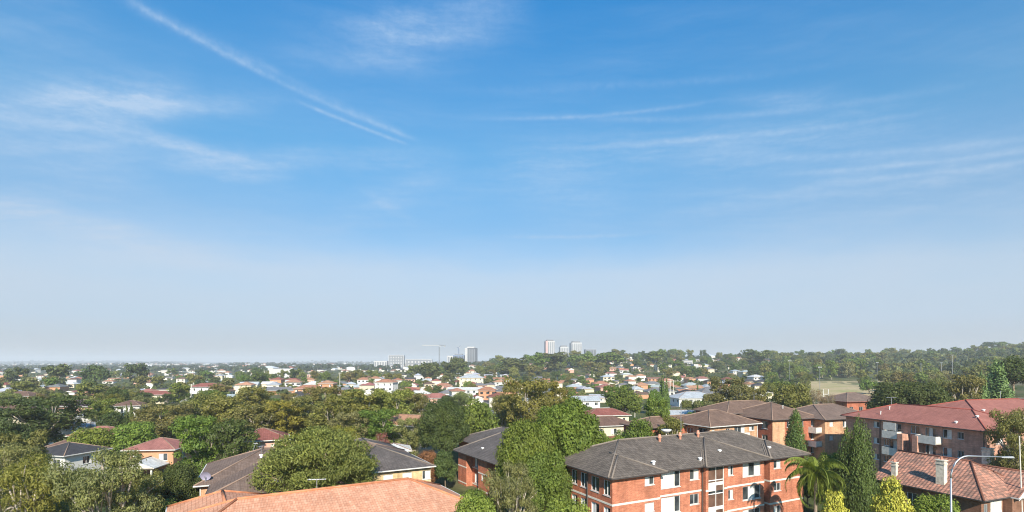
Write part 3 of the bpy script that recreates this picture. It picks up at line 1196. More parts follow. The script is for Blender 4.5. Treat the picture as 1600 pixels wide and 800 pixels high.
        for (r, a, b, hip) in ((r0, c[0], c[3], ends[0]), (r1, c[1], c[2], ends[1])):
            for q in (a, b):
                if hip == 'h':
                    cb.tube([Vector(r) + Vector((0, 0, .02)), Vector(q) + Vector((0, 0, .03))], capr * .9, 6)
        cb.build('ridge_cap', M[cap], ro, True)
        if gutter:
            g = MB()
            w = .11
            for k in range(4):
                if (ends[0] == 'g' and k == 3) or (ends[1] == 'g' and k == 1):
                    continue
                p, q = Vector(d[k]), Vector(d[(k + 1) % 4])
                e = (q - p)
                L = e.length
                e.normalize()
                nn = (e.y, -e.x) if axis == 'u' else (-e.y, e.x)
                g.obox((p.x, p.y), (e.x, e.y), -.0 if k % 2 else -w, L + (0 if k % 2 else w), nn, .004, w, z + .02, z + .15)
            g.build('gutter', M[gut], ro)
        self.last = (r0, r1, c)
        return ro

    def vent(self, x, y, z, kind='pipe'):
        mb = MB()
        if kind == 'pipe':
            mb.tube([(x, y, z - .3), (x, y, z + .32)], .07, 8)
            mb.tube([(x, y, z + .32), (x, y, z + .4)], .13, 8)
        elif kind == 'cowl':
            mb.box((x - .14, y - .1, z - .3), (x + .14, y + .1, z + .02))
            mb.hexa([(x - .24, y - .14, z + .0), (x + .24, y - .14, z + .0), (x + .24, y + .14, z + .05), (x - .24, y + .14, z + .05),
                     (x - .2, y - .07, z + .1), (x + .2, y - .07, z + .1), (x + .2, y + .1, z + .13), (x - .2, y + .1, z + .13)])
        return mb.build('vent', M['vent'], self.root)

    def pot(self, x, y, z):
        mb = MB()
        mb.lathe((x, y, z - .4), [(.16, 0), (.17, .55), (.24, .62), (.24, .72), (.15, .78), (.17, .98), (.1, 1.05)], 9)
        return mb.build('chimney_pot', M['terracotta_pot'], self.root, True)

    def downpipe(self, x, y, z0, z1, mat='pipe'):
        mb = MB()
        mb.box((x - .05, y - .05, z0), (x + .05, y + .05, z1))
        return mb.build('downpipe', M[mat], self.root)

    def balcony(self, P, u, s0, s1, z, out=1.3, h=1.0, mat='white_old', z_slab=.18):
        n = (u[1], -u[0])
        mb = MB()
        mb.obox(P, u, s0, s1, n, .005, out, z - z_slab, z)
        b = mb.build('balcony', M['concrete'], self.root)
        k = MB()
        t = .1
        k.obox(P, u, s0, s1, n, out - t, out + .02, z - z_slab - .02, z + h)
        k.obox(P, u, s0 - .01, s0 + t, n, .005, out - t, z + .004, z + h - .003)
        k.obox(P, u, s1 - t, s1 + .01, n, .005, out - t, z + .004, z + h - .003)
        k.build('balustrade', M[mat], b)
        return b


def ops_grid(L, storeys, z0, pitch, w, sill, head, pats, margin=1.0, n=None):
    n = n or max(1, int((L - 2 * margin + 1.2) / (w + 1.4)))
    gap = (L - 2 * margin - n * w) / max(1, n - 1) if n > 1 else 0
    out = []
    for f in range(storeys):
        for k in range(n):
            s = margin + k * (w + gap) if n > 1 else (L - w) / 2
            st = pats[(k * 3 + f * 5) % len(pats)]
            out.append((s, s + w, z0 + f * pitch + sill, z0 + f * pitch + head, st))
    return out


U, Vv, Un, Vn = (1, 0), (0, 1), (-1, 0), (0, -1)

# ------------------------------------------------------------------ big red brick flats in front
b = Bld('brick_apartment_block', (10.05, 52.55), 27, 'three storey red brick flats with grey hip roof, white bands and tall stairwell glazing')
EA = 8.35                       # underside of the eaves
BAND = [5.55, 2.8, .1]
LEN, WID = 30.0, 11.8


def fl(lo, hi, style):
    return [(lo[0], lo[1], EA - hi - k * 2.75, EA - lo[2] - k * 2.75, style[k % len(style)]) for k in range(3)]


P0 = (0, 0)
s_ = lambda px, P=P0: b.s_on(px, P, U)
s1 = s_(1031.5)
P1 = (s1, .55)
s2 = b.s_on(1097, P1, U) + s1
s3 = s_(1136) if False else b.s_on(1136.5, (0, .0), U)
s4 = b.s_on(1194, (0, .2), U)
s5 = b.s_on(1203, (0, 0), U)


def cols(P, off, lst):
    out = []
    for (pa, pb, top, hgt, styles) in lst:
        a, c = b.s_on(pa, P, U), b.s_on(pb, P, U)
        for k in range(3):
            z1 = EA - top - 2.75 * k
            out.append((a, c, z1 - hgt, z1, styles[k]))
    return out


runA = (P0, U, s1, cols(P0, 0, [(1007.5, 1022.5, .25, .9, ('small:CG', 'small:CC', 'small:CG'))]))
runB = (P1, U, s2 - s1, cols(P1, 0, [(1033, 1063, .15, 1.75, ('wide:CWCG', 'wide:WCCG', 'wide:CWGG')), (1078, 1092, .25, 1.15, ('small:GC', 'small:GG', 'small:CG'))]))
P2 = (s2, 0.0)
glz = (b.s_on(1107, P2, U), b.s_on(1131.5, P2, U))
runC = (P2, U, s3 - s2, [(glz[0], glz[1], .6, EA - .12, 'stair:CB')])
P3 = (s3, .2)
runD = (P3, U, s4 - s3, cols(P3, 0, [(1138, 1146, .3, 1.1, ('small:CG', 'small:GC', 'small:GG')), (1160.5, 1188.5, .2, 1.6, ('wide:CGC', 'wide:GCG', 'wide:CGG'))]))
P4 = (s4, 1.1)
runE = (P4, U, s5 - s4, [])
P5 = (s5, 0.0)
runF = (P5, U, LEN - s5, cols(P5, 0, [(1209, 1220, .3, .95, ('small:GC', 'small:GG', 'small:CG'))]))
PL_ = (0, WID)
lw = []
for k in range(3):
    for j, pa in enumerate(((893, 902), (907, 917.5), (923.5, 936), (943, 953.5))):
        a, c = b.s_on(pa[0], PL_, Vn), b.s_on(pa[1], PL_, Vn)
        z1 = EA - .35 - 2.75 * k
        lw.append((a, c, z1 - 1.55, z1, ('small:GG', 'small:WG', 'small:WG')[k]))
runL = (PL_, Vn, WID, lw)
runs = [runA, ((s1, 0), Vv, .55, []), runB, ((s2, .55), Vn, .55, []), runC, ((s3, 0), Vv, .2, []), runD, ((s4, .2), Vv, .9, []), runE,
        ((s5, 1.1), Vn, 1.1, []), runF, ((LEN, 0), Vv, WID, []), ((LEN, WID), Un, LEN, []), runL]
wl_ = b.wall('wall', 'brick_red', runs, -1.0, EA + .02)
b.band([(P0, U, s1 - .03), (P1, U, s2 - s1 - .05), (P2, U, glz[0] - .04), ((P2[0] + glz[1] + .04, 0), U, s3 - s2 - glz[1] - .08), (P3, U, s4 - s3 - .03), (P4, U, s5 - s4 - .06),
        (P5, U, LEN - s5), (PL_, Vn, WID - .035), ((s5, 1.1), Vn, 1.065)], BAND)
ro = b.roof((0, .5, LEN, WID), EA, 22, .55, tile='tile_grey', cap='cap_grey')
RA = b.last
for (ua, ub) in ((0, s1), (s2, s4), (s5, LEN)):
    hw = (ub - ua) / 2 + .5
    b.roof((ua, -.06, ub, hw + .4), EA - .006, 21.6, .5, ends='hg', axis='v', tile='tile_grey', cap='cap_grey', gutter=True)


def on_roof(b, v, z, pitch, v0):
    return z + .16 + (v - v0) * math.tan(R(pitch))


for (ua, ub) in ((s2, s4), (s5, LEN)):
    fl_ = MB()
    tt = math.tan(R(22))
    for d_ in (-.16, .14):
        a_ = Vector((ua - .42 + d_, .05, EA + .24))
        q_ = a_ + Vector((2.6, 2.6, 2.6 * tt))
        fl_.tube([a_, q_], .07, 6)
    fl_.build('valley_flashing', M['cap_grey'], ro)
for px, dv in ((1031, .9), (1063, .8), (1091, .7)):
    u_ = b.s_on(px, (0, WID / 2 + .2 - dv), U)
    b.pot(u_, WID / 2 + .25 - dv, on_roof(b, WID / 2 - dv, EA, 22, -.05) + .25)
for px, v, kd in ((1021, 1.2, 'cowl'), (1124.5, 1.9, 'cowl'), (1202, 1.5, 'cowl'), (1094, .9, 'cowl')):
    u_ = b.s_on(px, (0, v), U)
    b.vent(u_, v, on_roof(b, v, EA, 22, -.05) + .25, kd)
b.downpipe(-.08, b_v := WID - b.s_on(918.5, PL_, Vn), -1, EA)
b.downpipe(s4 + .1, .35, -1, EA, 'pipe')
b.downpipe(s2 - .1, .4, -1, EA, 'pipe')
mb = MB()
ud = b.s_on(1041, (0, 8.0), U)
mb.lathe((ud, 8.0, 0), [(.05, 9.8), (.05, 11.0)], 6)
for k in range(8):
    pass
mb.lathe((ud, 8.0, 11.35), [(.02, -.28), (.35, -.2), (.6, 0), (.66, .16)], 14)
o = mb.build('satellite_dish', M['vent'], None, True)
o.matrix_world = b.root.matrix_basis @ Matrix.Identity(4)
o.location = b.root.location
o.rotation_euler = b.root.rotation_euler
tag(o, 'pale satellite dish on the back ridge of the red brick flats', 'satellite dish')
BA = b

# ------------------------------------------------------------------ long red roofed flats at the right
b = Bld('brick_apartment_block', (68.2 + .1, 75.6), 15.3, 'three storey pinkish brick flats with a wide dark red roof and white balconies')
ER = 9.95
LR, WR = 23.0, 11.0
PLR = (0, LR)
sl_ = lambda px: b.s_on(px, PLR, Vn)
opsR = []
for k in range(3):
    for pa, pb, top, h, st in ((1381, 1389, .35, 1.1, 'small:GG'), (1423, 1437, .25, 1.35, 'small:GG'), (1473, 1487, .3, 1.35, 'small:GC'), (1496, 1506, .45, 1.05, 'small:GG'),
                               (1365, 1374, .35, 1.0, 'small:CG')):
        if pa == 1423 and k:
            continue
        z1 = ER - top - 2.8 * k
        opsR.append((sl_(pa), sl_(pb), z1 - h, z1, st))
    for pa, pb in ((1389.5, 1408), (1446, 1462)):
        z1 = ER - .3 - 2.8 * k
        opsR.append((sl_(pa), sl_(pb), z1 - 2.1, z1, 'wide:GCG'))
runs = [(PLR, Vn, LR, opsR), ((0, 0), U, 34, ops_grid(34, 3, ER - 8.4, 2.8, 1.5, 1.0, 2.3, ['small:GC', 'small:GG'], 2)), ((34, 0), Vv, LR, []), ((34, LR), Un, 34, [])]
b.wall('wall', 'brick_pink', runs, -1.0, ER + .02)
b.roof((0, 0, WR, LR), ER, 22, .55, axis='v', tile='tile_red', cap='cap_red', gut='gutter')
R1 = b.last
b.roof((1.0, .004, 34, 20.5), ER - .005, 18, .55, axis='u', tile='tile_red', cap='cap_red', gut='gutter')
for k in range(2):
    z = ER - 2.8 * (k + 1) + .25
    b.balcony(PLR, Vn, sl_(1387), sl_(1411), z, 1.3, 1.05)
    b.balcony(PLR, Vn, sl_(1440), sl_(1472), z, 1.3, 1.05)
pl = MB()
a = sl_(1412.5)
pl.obox(PLR, Vn, a, a + .9, (-1, 0), .004, 1.5, -1, ER - 1.75)
pl.build('pillar', M['brick_pink'], b.root)
pl = MB()
a = sl_(1436)
pl.obox(PLR, Vn, a, a + .8, (-1, 0), .004, 1.5, -1, ER - 1.75)
pl.build('pillar', M['brick_pink'], b.root)
sc = MB()
a, c = sl_(1389), sl_(1409)
sc.obox(PLR, Vn, a, c, (-1, 0), 1.25, 1.3, ER - 1.35, ER - .08)
sc.build('balcony_screen', M['white_old'], b.root)
b.downpipe(-.1, LR - sl_(1375.5), -1, ER)
b.downpipe(-.06, .25, -1, ER)
for px, u_, kd in ((1376, 1.2, 'pipe'), (1390, 3.2, 'pipe'), (1494, .9, 'cowl'), (1527, 3.2, 'cowl')):
    v = LR - b.s_on(px, (u_, LR), Vn)
    b.vent(u_, v, ER + .16 + (u_ + .55) * math.tan(R(22)) + .2, kd)
for px, v in ((1537, 6.0), (1566, 1.8)):
    b.vent(b.s_on(px, (0, v), U), v, ER + .16 + (v + .55) * math.tan(R(18)) + .15, 'cowl')
BR = b

# ------------------------------------------------------------------ tiled house with chimneys, lower right
b = Bld('tiled_house', (54.9, 61.4), 22, 'old brick house with mottled terracotta tile roof and three rendered chimneys', 'house')
EH = 3.8
runs = [((0, 0), U, 4.4, [(.5, 1.3, 1.6, 3.3, 'small:GG'), (1.75, 4.0, 1.2, 3.5, '')]), ((4.4, 0), Vn, .9, []), ((4.4, -.9), U, 8.6, [(2.5, 4.5, 1.2, 2.8, 'wide:GCG')]), ((13, -.9), Vv, 13.5, []),
        ((13, 12.6), Un, 13, []), ((0, 12.6), Vn, 12.6, [(4.5, 5.7, 1.4, 3.0, 'small:GG'), (8.8, 10.0, 1.4, 3.0, 'small:GC')])]
b.wall('wall', 'brick_brown', runs, -.6, EH + .02)
mb = MB()
mb.obox((0, 0), U, 1.75, 4.0, (0, 1), -.05, .1, 1.2, 3.5)
for k in range(4):
    mb.obox((0, 0), U, 1.78 + k * .56, 2.28 + k * .56, (0, 1), -.07, -.052, 2.3, 3.42)
mb.obox((0, 0), U, 1.74, 4.02, (0, 1), -.09, -.055, 2.12, 2.24)
mb.build('sunroom_panel', M['white_old'], b.root)
b.roof((0, 0, 10.2, 11.8), EH, 31.5, .55, ends='hg', axis='v', tile='tile_mixed', cap='cap_dark', gut='gutter', inset=(4.2, 0), capr=.13)
b.roof((5.2, -.9, 13, 11.2), EH - .02, 30, .5, ends='gg', axis='v', tile='tile_mixed', cap='cap_dark', gut='gutter_white', name='roof', capr=.13)
# barge boards and the brick gable
gb = MB()
hwg = (13 - 5.2) / 2
zt = EH + .14 + hwg * math.tan(R(30))
gb.poly([(5.2, -.92, EH - .02), (13, -.92, EH - .02), (5.2 + hwg, -.92, zt - .25)])
gb.build('gable_wall', M['brick_red'], b.root)
for sg in (-1, 1):
    bb = MB()
    xm = 5.2 + hwg
    e0 = Vector((xm + sg * (hwg + .5), -1.43, EH - .05))
    e1 = Vector((xm, -1.43, EH + .16 + (hwg + .5) * math.tan(R(30)) + .02))
    dz = Vector((0, 0, .26))
    dy = Vector((0, .06, 0))
    bb.hexa([e0 - dz * .5, e1 - dz * .5, e1 - dz * .5 + dy, e0 - dz * .5 + dy, e0 + dz * .6, e1 + dz * .6, e1 + dz * .6 + dy, e0 + dz * .6 + dy])
    bb.build('barge_board', M['white'], b.root)
# dutch gablet
g = MB()
g.hexa([(3.5, 3.25, 5.9), (5.1, 3.1, 5.9), (5.1, 4.4, 5.9), (3.5, 4.4, 5.9), (4.2, 3.2, 6.55), (4.4, 3.2, 6.55), (4.4, 4.5, 6.55), (4.2, 4.5, 6.55)])
g.build('gablet', M['white_old'], b.root)


def chimney(b, x, y, z0, z1, w=.55, d=.8, pots=1, label=None):
    mb = MB()
    mb.box((x - w / 2, y - d / 2, z0), (x + w / 2, y + d / 2, z1 - .55), 0)
    mb.box((x - w / 2 - .06, y - d / 2 - .06, z1 - .55), (x + w / 2 + .06, y + d / 2 + .06, z1 - .35), 0)
    mb.box((x - w / 2 + .02, y - d / 2 + .02, z1 - .35), (x + w / 2 - .02, y + d / 2 - .02, z1 - .12), 0)
    mb.box((x - w / 2 - .08, y - d / 2 - .08, z1 - .12), (x + w / 2 + .08, y + d / 2 + .08, z1), 0)
    o = mb.build('chimney', M['chimney'], b.root)
    for k in range(pots):
        p = MB()
        p.lathe((x + (k - (pots - 1) / 2) * .36, y, z1), [(.13, 0), (.11, .3), (.14, .36), (.1, .38)], 8)
        p.build('chimney_pot', M['terracotta_pot'], o, True)
    return o


def loc_for(b, px, v):
    return b.s_on(px, (0, v), U)


chimney(b, .9, 4.6, 3.5, 7.75, .62, .95, 1)
chimney(b, .7, 10.1, 3.5, 6.5, .42, .6, 1)
chimney(b, b.s_on(1543.5, (0, 6.3), U), 6.3, 4.5, 8.15, .85, 1.0, 2)
BH = b

# ------------------------------------------------------------------ terracotta roof in the near middle
b = Bld('terracotta_roof_block', (-2.0, 49.3), 31, 'block under a broad orange terracotta tile roof, nearest roof of all')
ET = 6.2
LT, WT = 25.0, 10.4
b.x, b.y = 0, 0
ca, sa = math.cos(R(31)), math.sin(R(31))
cx_, cy2 = -1.4 - 26.3 * ca + .6 * (-sa) * 1, 48.8 - 26.3 * sa + .6 * ca
b.root.location = (cx_, cy2, gz(cx_, cy2))
b.x, b.y = cx_, cy2
runs = [((0, 0), U, LT, ops_grid(LT, 2, .6, 2.8, 1.6, 1.0, 2.3, ['small:GC', 'wide:CGC'], 1.5)), ((LT, 0), Vv, WT, ops_grid(WT, 2, .6, 2.8, 1.5, 1, 2.3, ['small:GG'], 1.5)), ((LT, WT), Un, LT, []), ((0, WT), Vn, WT, [])]
b.wall('wall', 'brick_cream', runs, -1, ET + .02)
b.roof((0, 0, LT, WT), ET, 23, .55, tile='tile_terracotta', cap='cap_terracotta', gut='gutter_white', capr=.13)
RT = b.last
b.roof((.5, 3.0, 8.4, 17), ET - .35, 23, .55, axis='v', tile='tile_terracotta', cap='cap_terracotta', gut='gutter_white', capr=.13)
rw = MB()
runs = [((.5, 17), Vn, 17 - WT - .01, []), ((8.4, WT + .01), Vv, 17 - WT - .01, []), ((8.4, 17), Un, 7.9, [])]
b.wall('wall', 'brick_cream', runs, -1, ET - .35)
BT = b

# ------------------------------------------------------------------ brown roofed flats, left of the big tree
b = Bld('brown_roof_flats', (-35.4, 59.6), 25, 'cream walled flats with a low mauve brown tiled hip roof and satellite dishes')
EG = 5.95
runs = [((0, 0), U, 26, ops_grid(26, 2, .2, 2.8, 1.5, 1, 2.3, ['small:GC', 'small:GG'], 1.5)), ((26, 0), Vv, 13, []), ((26, 13), Un, 26, []), ((0, 13), Vn, 13, ops_grid(13, 2, .2, 2.8, 1.4, 1, 2.3, ['small:GC'], 1.5))]
b.wall('wall', 'brick_apricot', runs, -1, EG + .02)
b.roof((0, 0, 26, 13), EG, 21, .55, tile='tile_mauve', cap='cap_brown', gut='gutter_white')
b.roof((1.6, -6.4, 14.5, 7.5), EG - .006, 17, .55, ends='hh', axis='v', tile='tile_mauve', cap='cap_brown', gut='gutter')
b.wall('wall', 'brick_apricot', [((1.6, 0), Vn, 6.4, []), ((1.6, -6.4), U, 12.9, ops_grid(12.9, 2, .2, 2.8, 1.5, 1, 2.3, ['small:GC'], 1.5)), ((14.5, -6.4), Vv, 6.4, [])], -1, EG)
b.vent(6.2, 3.5, 8.4, 'cowl')
BG1 = b

# ------------------------------------------------------------------ cream flats with the grey end hip
ang = 29
ca, sa = math.cos(R(ang)), math.sin(R(ang))
rx, ry = -10.3 - 12.6 * ca + .5 * ca - .5 * sa, 70.4 - 12.6 * sa + .5 * sa + .5 * ca
b = Bld('cream_flats', (rx, ry), ang, 'cream brick flats with dark grey tiled roof and three curtained windows facing out')
opsG = []
for pa, pb in ((599, 614), (629, 643.5), (660, 673)):
    for k in range(2):
        a, c = b.s_on(pa, (0, 0), U), b.s_on(pb, (0, 0), U)
        opsG.append((a, c, EG - .45 - 1.15 - 2.8 * k, EG - .45 - 2.8 * k, 'small:' + random.choice(['GC', 'CC', 'GCC'])))
b.wall('wall', 'brick_cream', [((0, 0), U, 11.6, opsG), ((11.6, 0), Vv, 20, ops_grid(20, 2, .2, 2.8, 1.4, 1, 2.3, ['small:GC'], 1.5)), ((11.6, 20), Un, 11.6, []), ((0, 20), Vn, 20, [])], -1, EG + .02)
b.roof((0, 0, 11.6, 20), EG, 20, .5, axis='v', tile='tile_slate', cap='cap_grey', gut='gutter_white')
BG2 = b

# ------------------------------------------------------------------ orange brick flats left of the big tree (stepped front)
b = Bld('orange_brick_flats', (-1.9, 75.4), 31, 'orange brick flats with white bands and stepped end under a dark tiled roof', z=-1.6)
EB = 6.9
runs = [((0, 13.6), Vn, 3.0, []), ((0, 10.6), U, 1.1, []), ((1.1, 10.6), Vn, 4.2, [(.8, 2.2, EB - 2.0, EB - .6, 'small:WG'), (.8, 2.2, EB - 4.6, EB - 3.1, 'small:WG')]),
        ((1.1, 6.4), Un, 1.1, []), ((0, 6.4), Vn, 3.0, [(1.0, 1.6, EB - 3.2, EB - 2.4, 'small:CC')]), ((0, 3.4), U, 1.1, []), ((1.1, 3.4), Vn, 3.4, [(.3, 2.2, .4, EB - .3, 'stair:GC')]),
        ((1.1, 0), U, 12, ops_grid(12, 3, -.9, 2.6, 1.4, 1, 2.2, ['small:GC'], 1.2)), ((13.1, 0), Vv, 13.6, []), ((13.1, 13.6), Un, 13.1, [])]
b.wall('wall', 'brick_red', runs, -1, EB + .02)
b.band([((0, 13.6), Vn, 3.0), ((1.1, 10.6), Vn, 4.17), ((0, 6.4), Vn, 3.0), ((1.1, 3.4), Vn, .25), ((1.1, 0), U, 12)], [EB - 2.35, EB - 4.95], h=.18)
b.roof((0, 0, 13.1, 13.6), EB, 21, .6, axis='v', tile='tile_slate', cap='cap_grey', inset=(5.5, 3.5))
b.roof((5, 8, 17, 24), EB + .25, 20, .6, axis='v', tile='tile_slate', cap='cap_grey', name='roof')
b.wall('wall', 'brick_red', [((5, 24), Vn, 10.4, []), ((5, 24), U, 12, []), ((17, 8), Vv, 16, [])], -1, EB + .25)
for px, v in ((731, 8.0), (768, 2.0)):
    b.vent(b.s_on(px, (1.2, 13.6), Vn) * 0 + 1.6, v, EB + 1.1, 'cowl')
BB = b

# ------------------------------------------------------------------ brown roofed flats behind, centre right
b = Bld('brown_roof_flats', (35.5, 94.0), 27, 'peach brick flats with brown hip roof and a white downpipe at the corner')
EM = 8.35
o1 = [(.4, 1.1, EM - 1.9, EM - .5, 'small:CC'), (4.0, 5.0, EM - 1.35, EM - .5, 'small:GG'), (6.2, 9.0, EM - 2.2, EM - .3, 'wide:GGC'), (10.2, 11.6, EM - 1.2, EM - .4, 'small:CG')]
o1 += [(a, c, z0 - 2.75, z1 - 2.75, s) for a, c, z0, z1, s in o1]
b.wall('wall', 'brick_apricot', [((0, 0), U, 12.4, o1), ((12.4, 0), Vv, 10, []), ((12.4, 10), Un, 12.4, []), ((0, 10), Vn, 10, [(1, 2.6, EM - 2.1, EM - .6, 'small:GG'), (4.5, 6, EM - 2.1, EM - .6, 'small:GG'), (7.3, 9.2, EM - 2.2, EM - .3, 'small:GG')])], -1, EM + .02)
b.roof((0, 0, 12.4, 10), EM, 22, .6, tile='tile_brown', cap='cap_brown', gut='gutter_white')
b.roof((-9, 6, 9, 13), EM - .4, 20, .5, tile='tile_brown', cap='cap_brown', gut='gutter')
b.wall('wall', 'brick_rust', [((-9, 6), U, 9, []), ((-9, 13), Vn, 7, []), ((9, 13), Un, 18, [])], -1, EM - .4)
b.balcony((0, 0), U, 6.0, 9.2, EM - 2.3, .9, .9)
b.balcony((0, 0), U, 6.0, 9.2, EM - 5.05, .9, .9)
b.downpipe(12.3, -.1, -1, EM, 'gutter_white')
BM1 = b

b = Bld('brown_roof_flats', (51.9, 104.6), 20, 'rust red brick flats with brown pyramid roof standing behind the small cypress')
E2 = 8.4
b.wall('wall', 'brick_rust', [((0, 0), U, 12, ops_grid(12, 3, E2 - 8.25, 2.75, 1.2, 1.2, 2.4, ['small:GG', 'small:GC'], .5, n=4)), ((12, 0), Vv, 12, []), ((12, 12), Un, 12, []), ((0, 12), Vn, 12, ops_grid(12, 3, E2 - 8.25, 2.75, 1.5, .9, 2.4, ['small:GG', 'small:GG'], 1.2, n=4))], -1, E2 + .02)
pw = MB()
pw.obox((0, 0), U, -.02, 3.2, (0, -1), .004, .06, -1, E2 - .02)
pw.build('front_pier', M['brick_apricot'], b.root)
b.roof((0, 0, 12, 12.4), E2, 23, .6, axis='v', tile='tile_brown', cap='cap_brown', gut='gutter')
b.roof((-3, 9, 15, 19), E2 + .5, 21, .6, axis='u', tile='tile_brown', cap='cap_brown', gut='gutter')
b.wall('wall', 'brick_rust', [((-3, 19), Vn, 10, []), ((15, 9), Vv, 10, []), ((-3, 9), U, 3, []), ((12, 9), U, 3, []), ((15, 19), Un, 18, [])], -1, E2 + .5)
b.vent(6.2, 3.2, E2 + 2.2, 'pipe')
BM2 = b

b = Bld('brown_roof_flats', (63.2, 106.0), 20, 'peach brick flats with white balconies on the shaded side, roof brown, behind the tall cypress')
E3 = 8.3
o3 = [(1.3, 2.3, E3 - 1.3, E3 - .35, 'small:CC'), (5.0, 6.2, E3 - 1.6, E3 - .3, 'small:GC'), (9, 10.2, E3 - 1.6, E3 - .3, 'small:GC')]
o3 += [(a, c, z0 - 2.8, z1 - 2.8, s) for a, c, z0, z1, s in o3]
ob = [(1.0, 2.4, E3 - 2.3, E3 - .3, 'small:GC'), (4.6, 6.6, E3 - 1.6, E3 - .3, 'small:GG'), (8, 9.2, E3 - 2.3, E3 - .3, 'small:GG')]
ob += [(a, c, z0 - 2.8, z1 - 2.8, s) for a, c, z0, z1, s in ob]
b.wall('wall', 'brick_apricot', [((0, 0), U, 14, o3), ((14, 0), Vv, 12, []), ((14, 12), Un, 14, []), ((0, 12), Vn, 12, ob)], -1, E3 + .02)
b.roof((0, 0, 14, 12), E3, 20, .6, axis='u', tile='tile_mauve', cap='cap_brown', gut='gutter', inset=(4.5, 4.5))
for z in (E3 - 2.55, E3 - 5.35):
    b.balcony((0, 12), Vn, 2.6, 11.3, z, 1.5, 1.0, 'white_old')
BM3 = b

b = Bld('dark_roof_house', (104, 163), 12, 'red brick house with dark brown hip roof at the edge of the oval', 'house')
b.wall('wall', 'brick_rust', [((0, 0), U, 14, ops_grid(14, 2, .8, 3, 1.4, 1, 2.3, ['small:GG'], 1)), ((14, 0), Vv, 11, []), ((14, 11), Un, 14, []), ((0, 11), Vn, 11, [])], -1, 7.6)
b.roof((0, 0, 14, 11), 7.6, 22, .6, tile='tile_mauve', cap='cap_brown', gut='cap_red')

b = Bld('dark_roof_house', (121.5, 127), 10, 'red brick house with charcoal roof on the rise above the red roof', 'house')
b.wall('wall', 'brick_red', [((0, 0), U, 16, [(1.2, 2.6, 2.2, 3.6, 'small:GG'), (3.6, 6, 1.4, 3.8, 'wide:GGG'), (8, 10, 2.2, 3.6, 'small:GG')]), ((16, 0), Vv, 10, []), ((16, 10), Un, 16, []), ((0, 10), Vn, 10, [(3, 5, 2.0, 3.4, 'small:GG')])], -3, 4.3)
b.roof((0, 0, 16, 10), 4.3, 24, .7, tile='tile_slate', cap='cap_grey', gut='white')

# ------------------------------------------------------------------ houses of the middle distance
RC = {'terracotta': (.44, .21, .135), 'red': (.30, .11, .09), 'brown': (.19, .115, .09), 'grey': (.20, .20, .215), 'silver': (.46, .49, .53),
      'white': (.70, .70, .69), 'charcoal': (.075, .072, .078), 'orange': (.48, .26, .165), 'rose': (.40, .17, .145), 'mauve': (.13, .095, .105)}
WC = {'white': (.68, .66, .62), 'cream': (.62, .54, .40), 'orange': (.52, .27, .16), 'pale': (.60, .55, .47), 'pink': (.62, .36, .28), 'red': (.38, .12, .07)}
HOUSES = []      # (root, px, Y, roof, wall, storeys)
SPOTS = []       # (x, y, radius) taken by houses


def house(px, Y, L, W, storeys, rc, wc, ang, label, style='hip', pitch=22, dz=0.0, group='houses across the suburb', name='house'):
    L, W = L * .84, W * .86
    p = at(px, Y)
    ca, sa = math.cos(R(ang)), math.sin(R(ang))
    x, y = p.x - L / 2 * ca + W / 2 * sa, p.y - L / 2 * sa - W / 2 * ca
    bb = Bld(name, (x, y), ang, label, 'house', group, z=p.z + dz)
    e = 2.75 * storeys + .35
    pats = ['small:GG', 'small:GC', 'small:CG']
    rd = random.Random(int(px + Y))
    front = ops_grid(L, storeys, .3, 2.75, 1.5, .9, 2.2, pats, 1.0, n=max(2, int(L / 3.2)))
    side = ops_grid(W, storeys, .3, 2.75, 1.3, .9, 2.2, pats, 1.2, n=max(1, int(W / 4)))
    if ang % 90 > 0:
        pass
    wo_ = bb.wall('wall', 'wall_far', [((0, 0), U, L, front), ((L, 0), Vv, W, side), ((L, W), Un, L, []), ((0, W), Vn, W, side)], -1.2, e + .02)
    wo_.color = c4(WC[wc])
    ro_ = bb.roof((0, 0, L, W), e, pitch, .55, ends='hh' if style == 'hip' else 'gg', axis='u' if L >= W else 'v', tile='tile_far', cap='cap_brown', gut='gutter_white', capr=.09)
    ro_.color = c4(RC[rc])
    HOUSES.append((bb.root, px, Y, rc, wc, storeys))
    SPOTS.append((p.x, p.y, max(L, W) * .62))
    return bb


for bx in (BA, BR, BH, BT, BG1, BG2, BB, BM1, BM2, BM3):
    ca, sa = math.cos(bx.a), math.sin(bx.a)
    for du, dv, r in ((6, 6, 9), (16, 6, 9), (24, 6, 9), (6, 14, 8)):
        SPOTS.append((bx.x + du * ca - dv * sa, bx.y + du * sa + dv * ca, r))

house(108, 92, 9, 8.5, 1, 'charcoal', 'white', -12, 'low house with charcoal roof and white fascia behind the pale foreground gums', pitch=20, dz=1.2)
h = house(252, 98, 9.4, 8.4, 2, 'rose', 'orange', 6, 'two storey peach house with salmon roof and a white gabled porch', dz=-1.7, pitch=21)
h.roof((1.6, -4.5, 6.8, 1.2), 3.4, 22, .4, ends='gg', axis='v', tile='tile_far', cap='cap_brown', gut='gutter_white', name='porch_roof').color = c4(RC['white'])
for k in (1.75, 6.4):
    q = MB()
    q.box((k, -4.4, -1), (k + .25, -4.15, 3.4))
    q.build('porch_post', M['white'], h.root)
house(161, 120, 11, 8, 1, 'rose', 'pale', 5, 'small salmon roofed house half hidden behind the charcoal roofed one', dz=.5)
house(205, 166, 8.2, 7, 2, 'brown', 'white', 14, 'white two storey house with arched row of dark windows and brown roof', dz=.5)
house(134, 178, 15, 10, 1, 'mauve', 'pink', -4, 'pink walled house with dark mauve hip roof left of the white two storey house', dz=2.2)
house(149, 158, 10, 8, 1, 'silver', 'white', 10, 'white house with pale grey roof just in front of the mauve roof', dz=.8)
